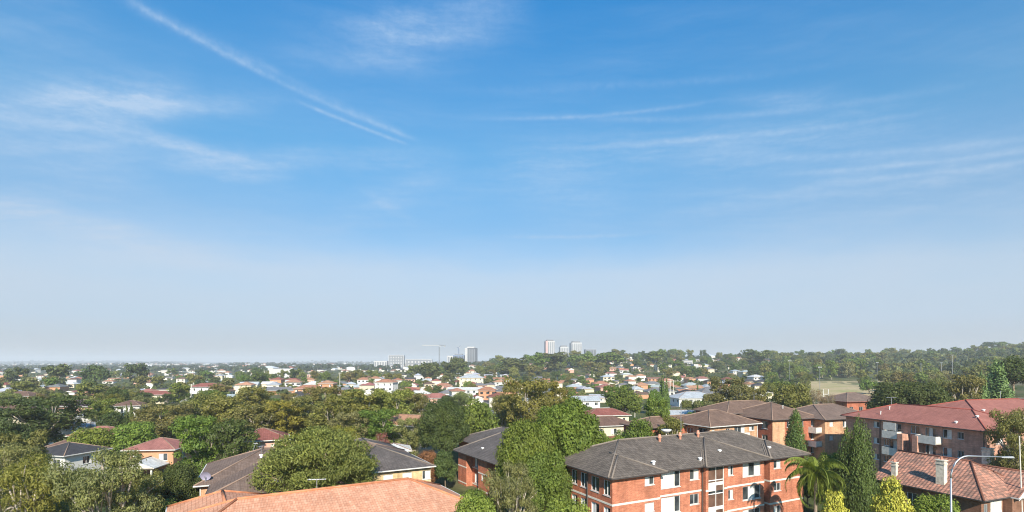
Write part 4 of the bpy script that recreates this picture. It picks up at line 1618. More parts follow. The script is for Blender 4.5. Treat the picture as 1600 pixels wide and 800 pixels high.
house(22, 172, 14, 10, 1, 'brown', 'cream', 20, 'cream house with brown roof beside the dark gum at the far left', dz=1.0)
house(36, 225, 13, 9, 2, 'brown', 'pink', 4, 'two level brown roofed house behind the cream one at far left', dz=0)
house(117, 132, 9, 8, 1, 'silver', 'white', 18, 'pale grey roofed cottage beside the spreading dark gum', dz=.3)
house(158, 140, 7, 7, 1, 'silver', 'pale', -10, 'small pale roofed cottage in front of the bare grey tree')
house(122, 108, 8, 7, 1, 'brown', 'pink', 10, 'small brown roofed house under the spreading dark gum')
house(325, 275, 17, 9, 2, 'red', 'white', 6, 'white two storey house with long rust roof beside a tall pole', dz=1.5)
house(242, 262, 22, 9, 1, 'red', 'cream', 5, 'long low house with several red roofs and white gables', dz=1.2)
house(300, 218, 8, 8, 1, 'silver', 'white', 30, 'white house with pale roof at the foot of the tall pole', dz=.8)
house(410, 92, 9, 8, 2, 'red', 'pink', 25, 'house with dull red roof tucked behind the big brush tree', dz=.8)
house(466, 125, 8, 6, 1, 'rose', 'pink', 25, 'pink roofed shed house glimpsed between olive gums')
house(646, 112, 9, 10, 2, 'orange', 'cream', 62, 'cream house with orange gable roof beside the dark round tree', style='gable', dz=1.0)
house(615, 97, 6, 6, 1, 'white', 'white', 15, 'small white roofed pavilion behind the grey end hip', dz=.8, pitch=18)
house(938, 128, 17, 9, 2, 'brown', 'cream', 14, 'brown roofed cream terrace behind the big bright tree', dz=-1)
house(945, 150, 14, 8, 2, 'red', 'cream', 8, 'flat red roofed house just behind the brown terrace', dz=-.8)
house(962, 104, 12, 8, 1, 'red', 'pink', 20, 'low house with dull red roof below the brown terrace', dz=.5)
house(1068, 170, 13, 9, 1, 'silver', 'orange', 6, 'orange brick house with pale metal roof beyond the brown flats', style='gable', dz=-.5)
house(1082, 240, 22, 14, 1, 'silver', 'white', 8, 'big house with broad pale grey roof and white walls', dz=.5)
house(1108, 262, 16, 12, 1, 'grey', 'white', 8, 'house with steep mid grey roof next to the broad pale one', pitch=28, dz=1.0)
house(1030, 300, 18, 10, 1, 'grey', 'white', 5, 'long grey roofed house with white walls below the orange flats')
house(912, 232, 14, 10, 1, 'silver', 'white', 14, 'pale metal roofed house just beyond the big bright tree', style='gable')
house(433, 320, 26, 10, 1, 'grey', 'orange', 5, 'long low block with grey roof and orange brick end', dz=-1)
house(484, 300, 18, 10, 2, 'terracotta', 'orange', 4, 'wide terracotta roofed orange brick house', dz=-1.5)
house(468, 262, 12, 10, 1, 'charcoal', 'cream', 10, 'cream house with dark solar covered roof')
house(604, 330, 14, 10, 2, 'terracotta', 'white', -10, 'white two storey house with colonnaded front and terracotta roof', dz=1.5)
house(512, 330, 11, 9, 2, 'orange', 'orange', 0, 'square orange brick house behind the dark conifers', dz=0)
house(682, 225, 14, 9, 2, 'rose', 'pink', 20, 'pink two storey house with rose roof beside a bright round tree', dz=-1.2)
house(672, 196, 11, 8, 1, 'charcoal', 'white', 12, 'house with charcoal roof in front of the pink one')
house(738, 330, 34, 12, 1, 'white', 'white', -3, 'long white roofed hall below the dark tower', style='gable', pitch=12, dz=.8)
house(737, 415, 22, 14, 3, 'silver', 'cream', 2, 'cream three storey flats with three gables below the dark tower', dz=0)

# ------------------------------------------------------------------ far house prototypes, then copies
FARP = []


def far_proto(L, W, st, style, pitch, extra=None):
    bb = Bld('house', (0, 0), 0, None, None, None, z=0)
    e = 2.75 * st + .3
    mbw = MB()
    mbw.box((-L / 2, -W / 2, -2.5), (L / 2, W / 2, e + .02))
    if extra:
        (a0, b0, a1, b1) = extra
        mbw.box((a0, b0, -2.5), (a1, b1, e - .01))
    mbw.build('wall', M['wall_far'], bb.root)
    if extra:
        bb.roof((extra[0], extra[1], extra[2], extra[3] + 2), e - .006, pitch, .55, ends='hh' if style == 'hip' else 'gg', axis='v', tile='tile_far', gutter=False, name='roof')
    bb.roof((-L / 2, -W / 2, L / 2, W / 2), e, pitch, .6, ends='hh' if style == 'hip' else 'gg', axis='u', tile='tile_far', gutter=False)
    for o in [q for q in col.objects if q.name.startswith('ridge_cap') and q.parent and q.parent.parent == bb.root]:
        bpy.data.objects.remove(o)
    n = max(2, int(L / 4))
    for f in range(st):
        for k in range(n):
            x = -L / 2 + L * (k + .5) / n
            wd = 1.9 if (k + f) % 3 else 2.6
            yy = -W / 2
            if extra and extra[0] - .5 < x < extra[2] + .5:
                yy = extra[1]
            q = MB()
            q.box((x - wd / 2, yy - .05, f * 2.75 + .9), (x + wd / 2, yy + .03, f * 2.75 + 2.3))
            q.build('window', M['glass'], bb.root)
    reg_kids(bb.root)
    FARP.append((bb.root, L, W, st, style))


far_proto(14, 10, 1, 'hip', 24)
far_proto(11, 9, 2, 'hip', 22)
far_proto(13, 8, 1, 'gable', 24)
far_proto(15, 9, 1, 'hip', 24, (-6.5, -8.0, -.5, -3))
far_proto(17, 9, 1, 'gable', 12)
far_proto(12, 9, 2, 'hip', 24, (1, -6.5, 5.5, -3))
USED = set()
RH = random.Random(5)
ROOFS = ['terracotta'] * 7 + ['red'] * 3 + ['rose'] * 2 + ['orange'] * 4 + ['brown'] * 3 + ['grey'] * 3 + ['silver'] * 4 + ['white'] * 3 + ['charcoal'] * 2
WALLS = ['white'] * 6 + ['cream'] * 4 + ['orange'] * 3 + ['pale'] * 3 + ['pink'] * 2
FARH = []


def far_house(px, Y, kind=None, rc=None, wc=None, sc=1.0):
    x = px_dir(px) * Y
    k = RH.randrange(len(FARP)) if kind is None else kind
    root, L, W, st, style = FARP[k]
    if k in USED:
        o = copy_tree(root)
    else:
        o = root
        USED.add(k)
    o.location = (x, Y, gz(x, Y) + RH.uniform(-.1, .5))
    o.rotation_euler = (0, 0, R(RH.choice([8, 8, 98, -82, 188]) + RH.uniform(-9, 9)))
    s = sc * RH.uniform(.66, .9)
    o.scale = (s, s, s * RH.uniform(.92, 1.08))
    rc = rc or RH.choice(ROOFS)
    wc = wc or RH.choice(WALLS)
    v = RH.uniform(.85, 1.15)
    for ch in o.children if k not in USED else [q for q in col.objects[-24:] if q.parent == o] or o.children:
        if ch.name.startswith('wall'):
            ch.color = c4([min(.8, a * v) for a in WC[wc]])
        elif ch.name.startswith('roof'):
            ch.color = c4([a * RH.uniform(.95, 1.05) * v for a in RC[rc]])
    FARH.append((o, px, Y, rc, wc, st))
    SPOTS.append((x, Y, 6.8))
    return o


def free(x, y, r):
    return all((x - a) ** 2 + (y - q) ** 2 > (r + c) ** 2 for a, q, c in SPOTS)


def scatter_houses(px0, px1, Y0, Y1, n, rd=random.Random(77)):
    got = 0
    for _ in range(n * 12):
        if got >= n:
            break
        # uniform over the ground
        u = rd.random()
        Y = math.sqrt(Y0 * Y0 + u * (Y1 * Y1 - Y0 * Y0))
        px = rd.uniform(px0, px1)
        x = px_dir(px) * Y
        if free(x, Y, 7):
            far_house(px, Y)
            got += 1


scatter_houses(830, 1190, 260, 480, 60)
scatter_houses(760, 1200, 480, 900, 105)
scatter_houses(640, 830, 230, 420, 32)
scatter_houses(560, 800, 420, 700, 38)
scatter_houses(390, 640, 290, 460, 28)
scatter_houses(1190, 1600, 560, 960, 22)
scatter_houses(-10, 420, 380, 900, 78)
scatter_houses(-10, 420, 240, 380, 22)
scatter_houses(250, 580, 700, 1200, 24)

# ------------------------------------------------------------------ trees placed one by one
tree('round_near_a', 'broadleaf_tree', 886, 66, 620, 132, 'fresh', 'big round bright green tree rising left of the front brick flats')
tree('round_near_b', 'broadleaf_tree', 826, 62, 643, 104, 'fresh', 'rounded green tree leaning against the left of the biggest green tree')
tree('round_near_b', 'broadleaf_tree', 852, 60, 692, 96, 'green', 'lower leafy tree under the two big green domes')
tree('gum_near_b', 'flowering_tree', 800, 49, 716, 92, 'grey', 'pale grey green tree with light tips at the bottom, between two brick blocks')
tree('bush_near', 'shrub', 885, 44.5, 777, 105, 'lime', 'lime green bush top poking up before the left end of the red brick flats', 'shrub')
tree('bush_near', 'shrub', 741, 60, 762, 54, 'green', 'dark green shrub between terracotta roof and orange brick flats', 'shrub')
tree('bush_near', 'shrub', 746, 45.5, 767, 92, 'lime', 'yellow green bush at the right corner of the terracotta roof', 'shrub')
tree('brush_near', 'brush_tree', 497, 61, 662, 204, 'olive', 'huge olive dome of a brush tree behind the terracotta roof')
tree('gum_near_a', 'gum_tree', 44, 46, 714, 150, 'olive', 'pale olive gum filling the bottom left corner')
tree('gum_near_b', 'gum_tree', 168, 47, 696, 150, 'grey', 'wide grey olive gum with pale limbs showing, in front of the charcoal roof')
tree('gum_near_b', 'gum_tree', 10, 64, 690, 110, 'grey', 'grey green gum at the left edge behind the corner gum')
tree('gum_near_a', 'gum_tree', 232, 56, 738, 64, 'olive', 'low olive gum right of the wide grey foreground gum')
tree('round_near_b', 'broadleaf_tree', 276, 60, 716, 76, 'dark', 'dark leafy tree against the left wall of the mauve roofed flats')
tree('bush_near', 'shrub', 268, 52, 778, 60, 'bright', 'bright green shrub under the dark leafy tree by the flats', 'shrub')
tree('gum_mid_a', 'gum_tree', 318, 84, 650, 92, 'green', 'dark feathery tree, the left one of two behind the mauve roof')
tree('gum_mid_b', 'gum_tree', 368, 82, 652, 86, 'dark', 'dark feathery tree, the right one of two behind the mauve roof')
tree('gum_mid_c', 'gum_tree', 72, 118, 616, 124, 'dark', 'spreading dark gum with pale limbs at the left')
tree('round_mid_a', 'broadleaf_tree', 12, 108, 650, 60, 'dark', 'very dark round tree at the left edge')
tree('gum_mid_a', 'gum_tree', 28, 74, 672, 90, 'bronze', 'bronze tinged gum below the very dark round tree')
tree('round_mid_b', 'broadleaf_tree', 148, 104, 664, 66, 'lime', 'yellow green leafy tree left of the salmon roofed house')
tree('round_mid_c', 'broadleaf_tree', 208, 108, 656, 74, 'bright', 'bright green layered tree above the salmon roofed house')
tree('round_mid_b', 'broadleaf_tree', 176, 124, 640, 46, 'dark', 'dark green tree just left of the white two storey house')
tree('gum_mid_c', 'gum_tree', 258, 128, 628, 88, 'bronze', 'bronze olive gum right of the white two storey house')
tree('gum_mid_b', 'gum_tree', 300, 108, 646, 60, 'bright', 'fresh green gum in front of the bronze one')
tree('dry_mid', 'bare_tree', 137, 130, 646, 30, 'straw', 'bare grey tree among small pale roofed cottages')
tree('pine_mid', 'conifer', 205, 140, 630, 26, 'fir', 'narrow fir beside the white two storey house')
tree('round_mid_c', 'broadleaf_tree', 180, 190, 602, 34, 'dark', 'dark round tree behind the mauve roof')
tree('round_near_b', 'broadleaf_tree', 695, 98, 617, 86, 'dark', 'dense dark green round tree beside the cream gable house')
tree('round_mid_a', 'broadleaf_tree', 742, 110, 621, 72, 'green', 'round mid green tree, right hand neighbour of the dense dark one')
tree('round_mid_b', 'broadleaf_tree', 696, 82, 700, 36, 'dark', 'dark ivy green tree between cream flats and orange brick flats')
tree('bush_near', 'shrub', 667, 84, 702, 40, 'rust', 'rust orange shrub behind the cream flats', 'shrub')
tree('dry_mid', 'blossom_tree', 596, 92, 668, 40, 'pink', 'small pinkish tree in blossom behind the grey roof')
tree('gum_mid_a', 'gum_tree', 538, 86, 664, 58, 'yellow', 'yellowing gum behind the big olive dome')
for px, Y, top, wd, cl, lb in ((520, 118, 616, 92, 'olive', 'olive gum in the central grove, left end of its front row'), (566, 124, 606, 90, 'olive', 'tall olive gum in the middle of the central grove'),
                               (612, 122, 604, 84, 'olive', 'tall olive gum at the right end of the central grove'), (648, 130, 612, 60, 'bronze', 'bronze gum just right of the central grove'),
                               (590, 108, 636, 88, 'green', 'green gum in front of the tall central grove'), (548, 106, 640, 70, 'grey', 'grey green gum low in the central grove'),
                               (478, 122, 618, 84, 'bronze', 'bronze gum left of the central grove'), (440, 116, 624, 86, 'yellow', 'golden olive gum above the big brush tree'),
                               (402, 112, 630, 84, 'bronze', 'bronze olive gum between mauve roof and central grove'), (356, 124, 616, 84, 'olive', 'olive gum above the two dark feathery trees'),
                               (320, 138, 612, 70, 'bronze', 'bronze gum beside the white house with brown roof'), (398, 150, 602, 80, 'bronze', 'bronze gum on the skyline of the olive belt'),
                               (505, 150, 600, 70, 'bronze', 'bronze gum behind the left end of the central grove'), (640, 104, 650, 50, 'grey', 'silvery gum beside the orange gable roof')):
    tree('gum_mid_%s' % random.choice('abc'), 'gum_tree', px, Y, top, wd, cl, lb, group='gums of the central grove')
tree('gum_mid_c', 'gum_tree', 822, 118, 586, 92, 'olive', 'tall olive gum with white limbs behind the biggest green tree')
tree('gum_mid_a', 'gum_tree', 868, 150, 594, 56, 'yellow', 'yellow olive gum just right of the tall white limbed gum')
tree('gum_mid_b', 'gum_tree', 790, 128, 612, 50, 'bronze', 'bronze gum on the left of the tall white limbed gum')
tree('round_mid_c', 'broadleaf_tree', 985, 96, 668, 66, 'green', 'rounded tree behind the grey ridge of the brick flats')
tree('gum_mid_a', 'broadleaf_tree', 1030, 102, 621, 52, 'green', 'umbrella shaped tree before the pale metal roof')
tree('round_mid_b', 'broadleaf_tree', 1003, 92, 648, 50, 'green', 'small olive round tree under the umbrella shaped tree')
tree('gum_mid_b', 'broadleaf_tree', 1046, 94, 648, 48, 'olive', 'dark olive tree at the left end of the brown roofs')
tree('round_near_b', 'broadleaf_tree', 962, 80, 676, 84, 'bright', 'bright yellow green tree behind the ridge of the brick flats')
tree('gum_mid_c', 'gum_tree', 962, 190, 600, 48, 'green', 'grey green gum left of the round olive tree')
tree('round_mid_a', 'broadleaf_tree', 976, 172, 603, 52, 'green', 'round olive tree above the brown terrace')
tree('pine_mid', 'conifer', 1036, 210, 588, 22, 'fir', 'dark fir beside two white poles')
tree('round_mid_c', 'broadleaf_tree', 1023, 200, 606, 24, 'green', 'clipped round tree at the foot of the dark fir')
tree('gum_mid_a', 'gum_tree', 1140, 150, 588, 74, 'bronze', 'bronze gum with white forked trunks above the brown roofs')
tree('gum_mid_c', 'gum_tree', 1180, 156, 600, 48, 'bronze', 'bronze gum on the right of the white forked one')
tree('gum_mid_b', 'gum_tree', 1104, 140, 624, 56, 'grey', 'scruffy low gum just above the brown roof ridge')
tree('round_mid_b', 'broadleaf_tree', 1240, 150, 594, 60, 'olive', 'olive leafy tree between brown roof and oval')
tree('dry_mid', 'bare_tree', 1275, 140, 600, 40, 'straw', 'bare straw coloured tree before the oval')
tree('dry_mid', 'bare_tree', 1298, 150, 610, 32, 'straw', 'second smaller bare tree before the oval')
tree('round_near_b', 'fig_tree', 1417, 122, 588, 120, 'dark', 'large dense dark green tree behind the red roof')
tree('gum_mid_b', 'gum_tree', 1504, 140, 582, 64, 'bronze', 'brownish scrubby gum right of the dense dark tree')
tree('gum_mid_a', 'gum_tree', 1470, 150, 592, 46, 'grey', 'grey scrub tree behind the long red roof')
tree('pine_mid', 'conifer', 1553, 146, 567, 54, 'pine', 'pale green lobed conifer below the hilltop')
tree('pine_mid', 'conifer', 1532, 140, 584, 30, 'pine', 'smaller pale conifer left of the lobed one')
tree('round_mid_a', 'broadleaf_tree', 1584, 168, 555, 60, 'dark', 'dark tree crowning the slope above the charcoal roof')
tree('cypress_near', 'cypress', 1243, 79, 636, 42, 'fir', 'narrow green cypress between the brown roofed flats', group='cypresses beside the flats')
tree('spires_near', 'cypress', 1341, 61, 645, 64, 'fir', 'tall dark cypress with several spires left of the red roof', group='cypresses beside the flats')
tree('golden_near', 'golden_cypress', 1393, 51, 742, 80, 'gold', 'golden yellow cypress in front of the tiled house', 'conifer')
tree('golden_near', 'golden_cypress', 1303, 49, 764, 68, 'gold', 'smaller golden cypress under the palm', 'conifer')
tree('bush_near', 'shrub', 1466, 50, 771, 92, 'bright', 'bright green rounded bush below the tiled house eave', 'shrub')
tree('gum_near_a', 'she_oak', 1592, 69, 632, 96, 'bronze', 'brown green tree at the right edge before the red roof')
tree('round_mid_c', 'broadleaf_tree', 1600, 74, 690, 70, 'dark', 'dark tree below the brown green one at the right edge')
tree('round_mid_b', 'broadleaf_tree', 1352, 70, 736, 50, 'dark', 'dark undergrowth tree between the tall cypress and golden one')
tree('round_mid_a', 'broadleaf_tree', 1262, 72, 742, 50, 'green', 'green leafy tree behind the palm')
pm = tree('palm', 'palm_tree', 1275, 55, 706, 84, 'fresh', 'feathery queen palm at the right corner of the red brick flats', 'palm')
tree('round_near_b', 'broadleaf_tree', 1300, 64, 699, 62, 'bright', 'bright fluffy green tree between palm and tall cypress')
for px, Y, top, wd, cl, kd, lb in ((88, 420, 569, 40, 'sage', 'gum_far_a', 'tall spreading gum breaking the horizon at far left'), (150, 430, 567, 42, 'dark', 'round_far_b', 'tall dark tree breaking the horizon near the far left'),
        (214, 460, 569, 34, 'dark', 'gum_far_b', 'tall dark gum breaking the horizon, third from the far left'), (30, 410, 574, 34, 'sage', 'gum_far_c', 'first skyline tree at the far left edge'),
        (672, 520, 561, 36, 'sage', 'round_far_a', 'rounded olive tree right under the tower crane'), (704, 500, 563, 30, 'sage', 'gum_far_a', 'upright olive gum between crane and dark tower'),
        (716, 560, 559.5, 30, 'sage', 'gum_far_b', 'tall olive gum just left of the dark slab tower'), (805, 600, 556, 52, 'sage', 'round_far_c', 'wide olive crown on the skyline right of the dark tower'),
        (838, 620, 551, 40, 'green', 'gum_far_c', 'tall skyline gum left of the tallest white tower'), (868, 640, 550, 48, 'sage', 'gum_far_a', 'broad skyline gum at the foot of the tallest white tower'),
        (908, 700, 550, 42, 'green', 'round_far_a', 'round skyline tree at the foot of the broad white tower'), (950, 720, 548, 52, 'green', 'round_far_b', 'broad dark skyline tree right of the white towers'),
        (1024, 760, 549, 40, 'green', 'gum_far_b', 'skyline gum above the orange panelled flats'), (1180, 700, 546, 46, 'sage', 'gum_far_a', 'tallest skyline gum above the pale warehouse')):
    tree(kd, 'skyline_tree', px, Y, top, wd, cl, lb, group='tall trees on the skyline')
for r_, px, Y, top, wd, h_, c_, k_ in TREES:
    SPOTS.append((px_dir(px) * Y, Y, wd * Y / F * .33))
NHAND = len(TREES)

# ------------------------------------------------------------------ trees scattered over the suburb, each a thing
RTr = random.Random(99)
FART = []


def scatter_trees(px0, px1, Y0, Y1, n, pal, kinds, h0, h1, wr=(.8, 1.15), sp=.7, dens_y=2.0):
    got = 0
    for _ in range(n * 15):
        if got >= n:
            break
        u = RTr.random()
        Y = (Y0 ** dens_y + u * (Y1 ** dens_y - Y0 ** dens_y)) ** (1 / dens_y)
        px = RTr.uniform(px0, px1)
        x = px_dir(px) * Y
        h = RTr.uniform(h0, h1)
        wd = h * RTr.uniform(*wr)
        if not free(x, Y, wd * .33 * sp):
            continue
        k = RTr.choice(kinds)
        if k in ('gum', 'round'):
            k = k + ('_mid_' if Y < 240 else '_far_') + RTr.choice('abc')
        elif k == 'pine':
            k = 'pine_mid' if Y < 240 else 'pine_far'
            wd *= .5
        cl = RTr.choice(pal)
        if k.startswith('pine') and cl not in ('fir', 'dark', 'pine'):
            cl = 'fir'
        nm = 'gum_tree' if k.startswith('gum') else 'conifer' if k.startswith('pine') else 'broadleaf_tree'
        t = tree(k, nm, px, Y, HOR + F * (CAMZ - gz(x, Y) - h) / Y, wd * F / Y, cl, None, jit=.13)
        FART.append((t, px, Y, h, wd, cl, nm))
        SPOTS.append((x, Y, wd * .33 * sp))
        got += 1


G_, D_, B_ = ['olive', 'olive', 'bronze', 'bronze', 'green'], ['dark', 'green', 'green', 'fir'], ['olive', 'green', 'dark', 'bright', 'bronze', 'grey']
scatter_trees(-30, 330, 120, 240, 30, B_, ['gum', 'gum', 'round'], 6, 10)
scatter_trees(300, 680, 130, 215, 20, G_, ['gum'], 7, 10.5)
scatter_trees(660, 800, 130, 230, 9, B_, ['round', 'gum'], 6, 9)
scatter_trees(880, 1200, 120, 250, 16, B_, ['round', 'gum'], 5, 8)
scatter_trees(-20, 420, 240, 330, 15, B_ + ['olive', 'bronze'], ['gum', 'gum', 'round'], 7, 11)
scatter_trees(-20, 430, 330, 480, 17, G_ + D_, ['gum', 'round'], 8, 12)
scatter_trees(380, 620, 330, 430, 12, B_, ['round', 'gum'], 4, 7)
scatter_trees(400, 640, 440, 560, 26, G_ + ['dark', 'dark'], ['gum', 'round'], 9, 14)
scatter_trees(620, 840, 240, 560, 26, B_, ['round', 'gum', 'pine'], 5, 9)
scatter_trees(640, 800, 560, 760, 14, G_ + D_, ['gum', 'round'], 10, 16)
scatter_trees(1195, 1262, 260, 470, 14, ['olive', 'green', 'dark'], ['gum', 'round'], 7, 12)
scatter_trees(820, 1190, 250, 480, 44, B_, ['round', 'gum', 'round', 'pine'], 4, 8)
scatter_trees(760, 1210, 480, 880, 46, B_ + D_, ['round', 'gum', 'gum', 'pine'], 6, 13)
scatter_trees(1195, 1560, 500, 560, 50, ['olive', 'bronze', 'green', 'grey', 'dark'], ['gum', 'gum', 'round'], 11, 19, (.6, .95))
scatter_trees(1345, 1600, 200, 480, 44, ['olive', 'bronze', 'green', 'grey'], ['gum', 'round'], 8, 14)
scatter_trees(1195, 1600, 660, 960, 30, ['olive', 'green', 'dark'], ['gum', 'round'], 10, 18)
scatter_trees(-10, 420, 520, 900, 18, ['green', 'dark', 'olive'], ['gum', 'round'], 9, 15)
scatter_trees(760, 1600, 900, 1060, 90, ['green', 'dark', 'olive'], ['gum', 'round', 'gum'], 12, 21, (.7, 1.2), .5)
scatter_trees(760, 1210, 520, 930, 110, ['green', 'dark', 'olive', 'bronze'], ['gum', 'round', 'round'], 8, 15, (.8, 1.2), .5)
scatter_trees(1195, 1640, 500, 900, 70, ['olive', 'green', 'dark', 'grey'], ['gum', 'round', 'gum'], 10, 18, (.8, 1.2), .45)

# ------------------------------------------------------------------ far woods and roofs nobody could count
rg = np.random.default_rng(8)


def far_wood(name, n, px0, px1, Y0, Y1, h0, h1, label, colr, seed, pw=1.3):
    rd = random.Random(seed)
    V = []
    for _ in range(n):
        Y = (Y0 ** pw + rd.random() * (Y1 ** pw - Y0 ** pw)) ** (1 / pw)
        x = px_dir(rd.uniform(px0, px1)) * Y
        z = gz(x, Y)
        h = rd.uniform(h0, h1) * (1 + .25 * ss(2500, 5000, Y))
        wv_ = h * rd.uniform(.7, 1.6)
        m = 26
        d = rg.normal(size=(m, 3))
        d /= np.linalg.norm(d, axis=1)[:, None]
        d[:, 2] = np.abs(d[:, 2]) * 1.0 - .25
        p = np.array([x, Y, z + h * .52]) + d * np.array([wv_ * .5, wv_ * .5, h * .46])
        t = rg.normal(size=(m, 3))
        nn = d + rg.normal(size=(m, 3)) * .5
        nn /= np.linalg.norm(nn, axis=1)[:, None]
        t -= nn * np.einsum('ij,ij->i', t, nn)[:, None]
        t /= np.linalg.norm(t, axis=1)[:, None]
        b_ = np.cross(nn, t)
        s = h * .32 * (.7 + .6 * rg.random(m))[:, None]
        V.append(np.stack([p - t * s, p + b_ * s * .7, p + t * s, p - b_ * s * .7], 1))
    o = link(name, quads_mesh(name, np.concatenate(V), M['leaf']))
    o.color = c4(colr)
    return tag(o, label, 'woodland', kind='stuff')


far_wood('distant_woodland', 1700, -80, 1680, 1060, 2200, 8, 15, 'dark treetops of the far plain fading into haze', (.048, .064, .028), 1)
far_wood('distant_woodland', 2600, -80, 1680, 2200, 6800, 9, 15, 'blue hazy bands of trees along the horizon', (.045, .058, .03), 2)

far_wood('garden_shrubbery', 1100, 740, 1215, 300, 960, 2.2, 4.6, 'low garden greenery between the hillside houses', (.10, .115, .04), 3)
far_wood('garden_shrubbery', 1100, -40, 740, 250, 1050, 2.0, 4.4, 'low garden greenery between the houses on the flat', (.10, .115, .04), 4)
far_wood('ridge_woodland', 500, 1190, 1690, 560, 1060, 6, 12, 'understorey of the wooded rise beyond the oval', (.085, .10, .042), 5)
fs = MB()
rd = random.Random(31)
fm_ = []
for cnam in ('terracotta', 'red', 'brown', 'silver', 'white', 'charcoal'):
    fm_.append(mat_plain('far_roof_' + cnam, RC[cnam], .85, .1))
fm_.append(mat_plain('far_wall', (.68, .64, .57), .85, .1))
for _ in range(1700):
    Y = (1000 ** 1.1 + rd.random() * (5200 ** 1.1 - 1000 ** 1.1)) ** (1 / 1.1)
    x = px_dir(rd.uniform(-60, 1660) if rd.random() < .45 else rd.uniform(-60, 640)) * Y
    z = gz(x, Y)
    L, W, h = rd.uniform(10, 17), rd.uniform(8, 12), rd.choice([3.2, 3.2, 6, 6, 8])
    if rd.random() < .05:
        L, W, h = L * 2.6, W * 2, h * 1.5
    a = rd.uniform(0, 3.14)
    u_, n_ = (math.cos(a), math.sin(a)), (-math.sin(a), math.cos(a))
    fs.obox((x, Y), u_, -L / 2, L / 2, n_, -W / 2, W / 2, z - 3, z + h, 6)
    mm = rd.choice([0, 0, 0, 1, 2, 3, 3, 4, 5])

    def q_(s, d, zz):
        return (x + u_[0] * s + n_[0] * d, Y + u_[1] * s + n_[1] * d, zz)
    e = .6
    c = [q_(-L / 2 - e, -W / 2 - e, z + h), q_(L / 2 + e, -W / 2 - e, z + h), q_(L / 2 + e, W / 2 + e, z + h), q_(-L / 2 - e, W / 2 + e, z + h)]
    rr = h + W * .2
    r0, r1 = q_(-L / 2 + W * .45, 0, z + rr), q_(L / 2 - W * .45, 0, z + rr)
    fs.poly([c[0], c[1], r1, r0], mm)
    fs.poly([c[2], c[3], r0, r1], mm)
    fs.poly([c[1], c[2], r1], mm)
    fs.poly([c[3], c[0], r0], mm)
tag(fs.build('distant_suburb', fm_), 'tiny far roofs and pale walls scattered over the plain', 'suburb', kind='stuff')


# ------------------------------------------------------------------ towers, cranes
def mat_tower(name, c):
    return mat_plain(name, c, .7, .2, .05, .05)


M['tw_white'] = mat_tower('tower_white', (.48, .47, .46))
M['tw_grey'] = mat_tower('tower_grey', (.20, .21, .23))
M['tw_dark'] = mat_tower('tower_dark', (.10, .105, .12))
M['tw_red'] = mat_tower('tower_red', (.52, .33, .30))
M['tw_cap'] = mat_tower('tower_cap', (.16, .16, .17))
M['tw_blue'] = mat_tower('tower_blue', (.15, .2, .3))


def tower(label, px0, px1, top, Y, ang, mat, strips=5, strip_mat='tw_dark', cap=None, side=None, name='tower_block', cat='tower', floors=0, depth=None, edge=None):
    pxm = (px0 + px1) / 2
    p = at(pxm, Y)
    wpx = (px1 - px0) * Y / F
    a = abs(R(ang))
    wd = wpx / (math.cos(a) + .6 * math.sin(a))
    dp = wd * .6 if depth is None else depth
    h = ztop(top, Y) - p.z
    root = empty(name, p, R(ang), label, cat, 'tall buildings on the skyline')
    mb = MB()
    mb.box((-wd / 2, -dp / 2, -4), (wd / 2, dp / 2, h))
    mb.build('wall', M[mat], root)
    for k in range(strips):
        x = -wd / 2 + wd * (k + .5) / strips
        q = MB()
        q.box((x - wd / strips * .30, -dp / 2 - .25, 2), (x + wd / strips * .30, -dp / 2 + .1, h - 3))
        q.build('window_strip', M[strip_mat], root)
    for k in range(max(0, strips // 2)):
        y = -dp / 2 + dp * (k + .5) / (strips // 2)
        for sg in (-1, 1):
            q = MB()
            q.box((sg * wd / 2 - .2, y - dp / strips * .45, 2), (sg * wd / 2 + .2, y + dp / strips * .45, h - 3))
            q.build('window_strip', M[strip_mat if side is None else side], root)
    for k in range(floors):
        z = h * (k + .45) / floors
        q = MB()
        q.box((-wd / 2 + 1, -dp / 2 - .3, z), (wd / 2 - 1, -dp / 2 + .1, z + h / floors * .45))
        q.build('window_band', M[strip_mat], root)
    if edge:
        q = MB()
        q.box((-wd / 2 - .4, -dp / 2 - .4, -4), (-wd / 2 + wd * .22, -dp / 2 + .6, h + .5))
        q.build('edge_fin', M[edge], root)
    if cap:
        q = MB()
        q.box((-wd * .36, -dp * .36, h), (wd * .36, dp * .36, h + 4))
        q.build('plant_room', M[cap], root)
    return root


tower('tallest white skyline tower with a red striped left edge', 850.5, 867, 533, 1700, 12, 'tw_white', 5, 'tw_grey', 'tw_cap', edge='tw_red')
tower('shorter white tower between the tallest one and the broad one', 873.5, 888, 542, 1690, 10, 'tw_white', 5, 'tw_grey', 'tw_cap')
tower('broad white tower right of the shorter white one', 890, 909, 535.5, 1720, 14, 'tw_white', 5, 'tw_grey', 'tw_cap')
tower('low grey block peeping over trees right of the white towers', 913, 931, 546, 1740, 6, 'tw_grey', 4, 'tw_dark', None)
tower('dark slab tower with a white edge in the far town centre', 727, 746, 544, 1500, -16, 'tw_dark', 6, 'tw_grey', 'tw_white', edge='tw_white')
tower('white apartment block with red panel left of the crane', 608, 632, 555, 1480, 4, 'tw_white', 6, 'tw_grey', None, floors=5, edge=None)
tower('low white block at the left end of the far town', 586, 606, 564, 1500, 0, 'tw_white', 5, 'tw_grey', None, name='town_block', cat='building')
tower('long low white block under the crane', 634, 676, 561.5, 1510, 3, 'tw_white', 8, 'tw_grey', None, floors=3, name='town_block', cat='building', depth=20)
tower('white slab between the crane and the dark tower', 698.5, 708, 556, 1490, 8, 'tw_white', 2, 'tw_grey', None, name='town_block', cat='building')
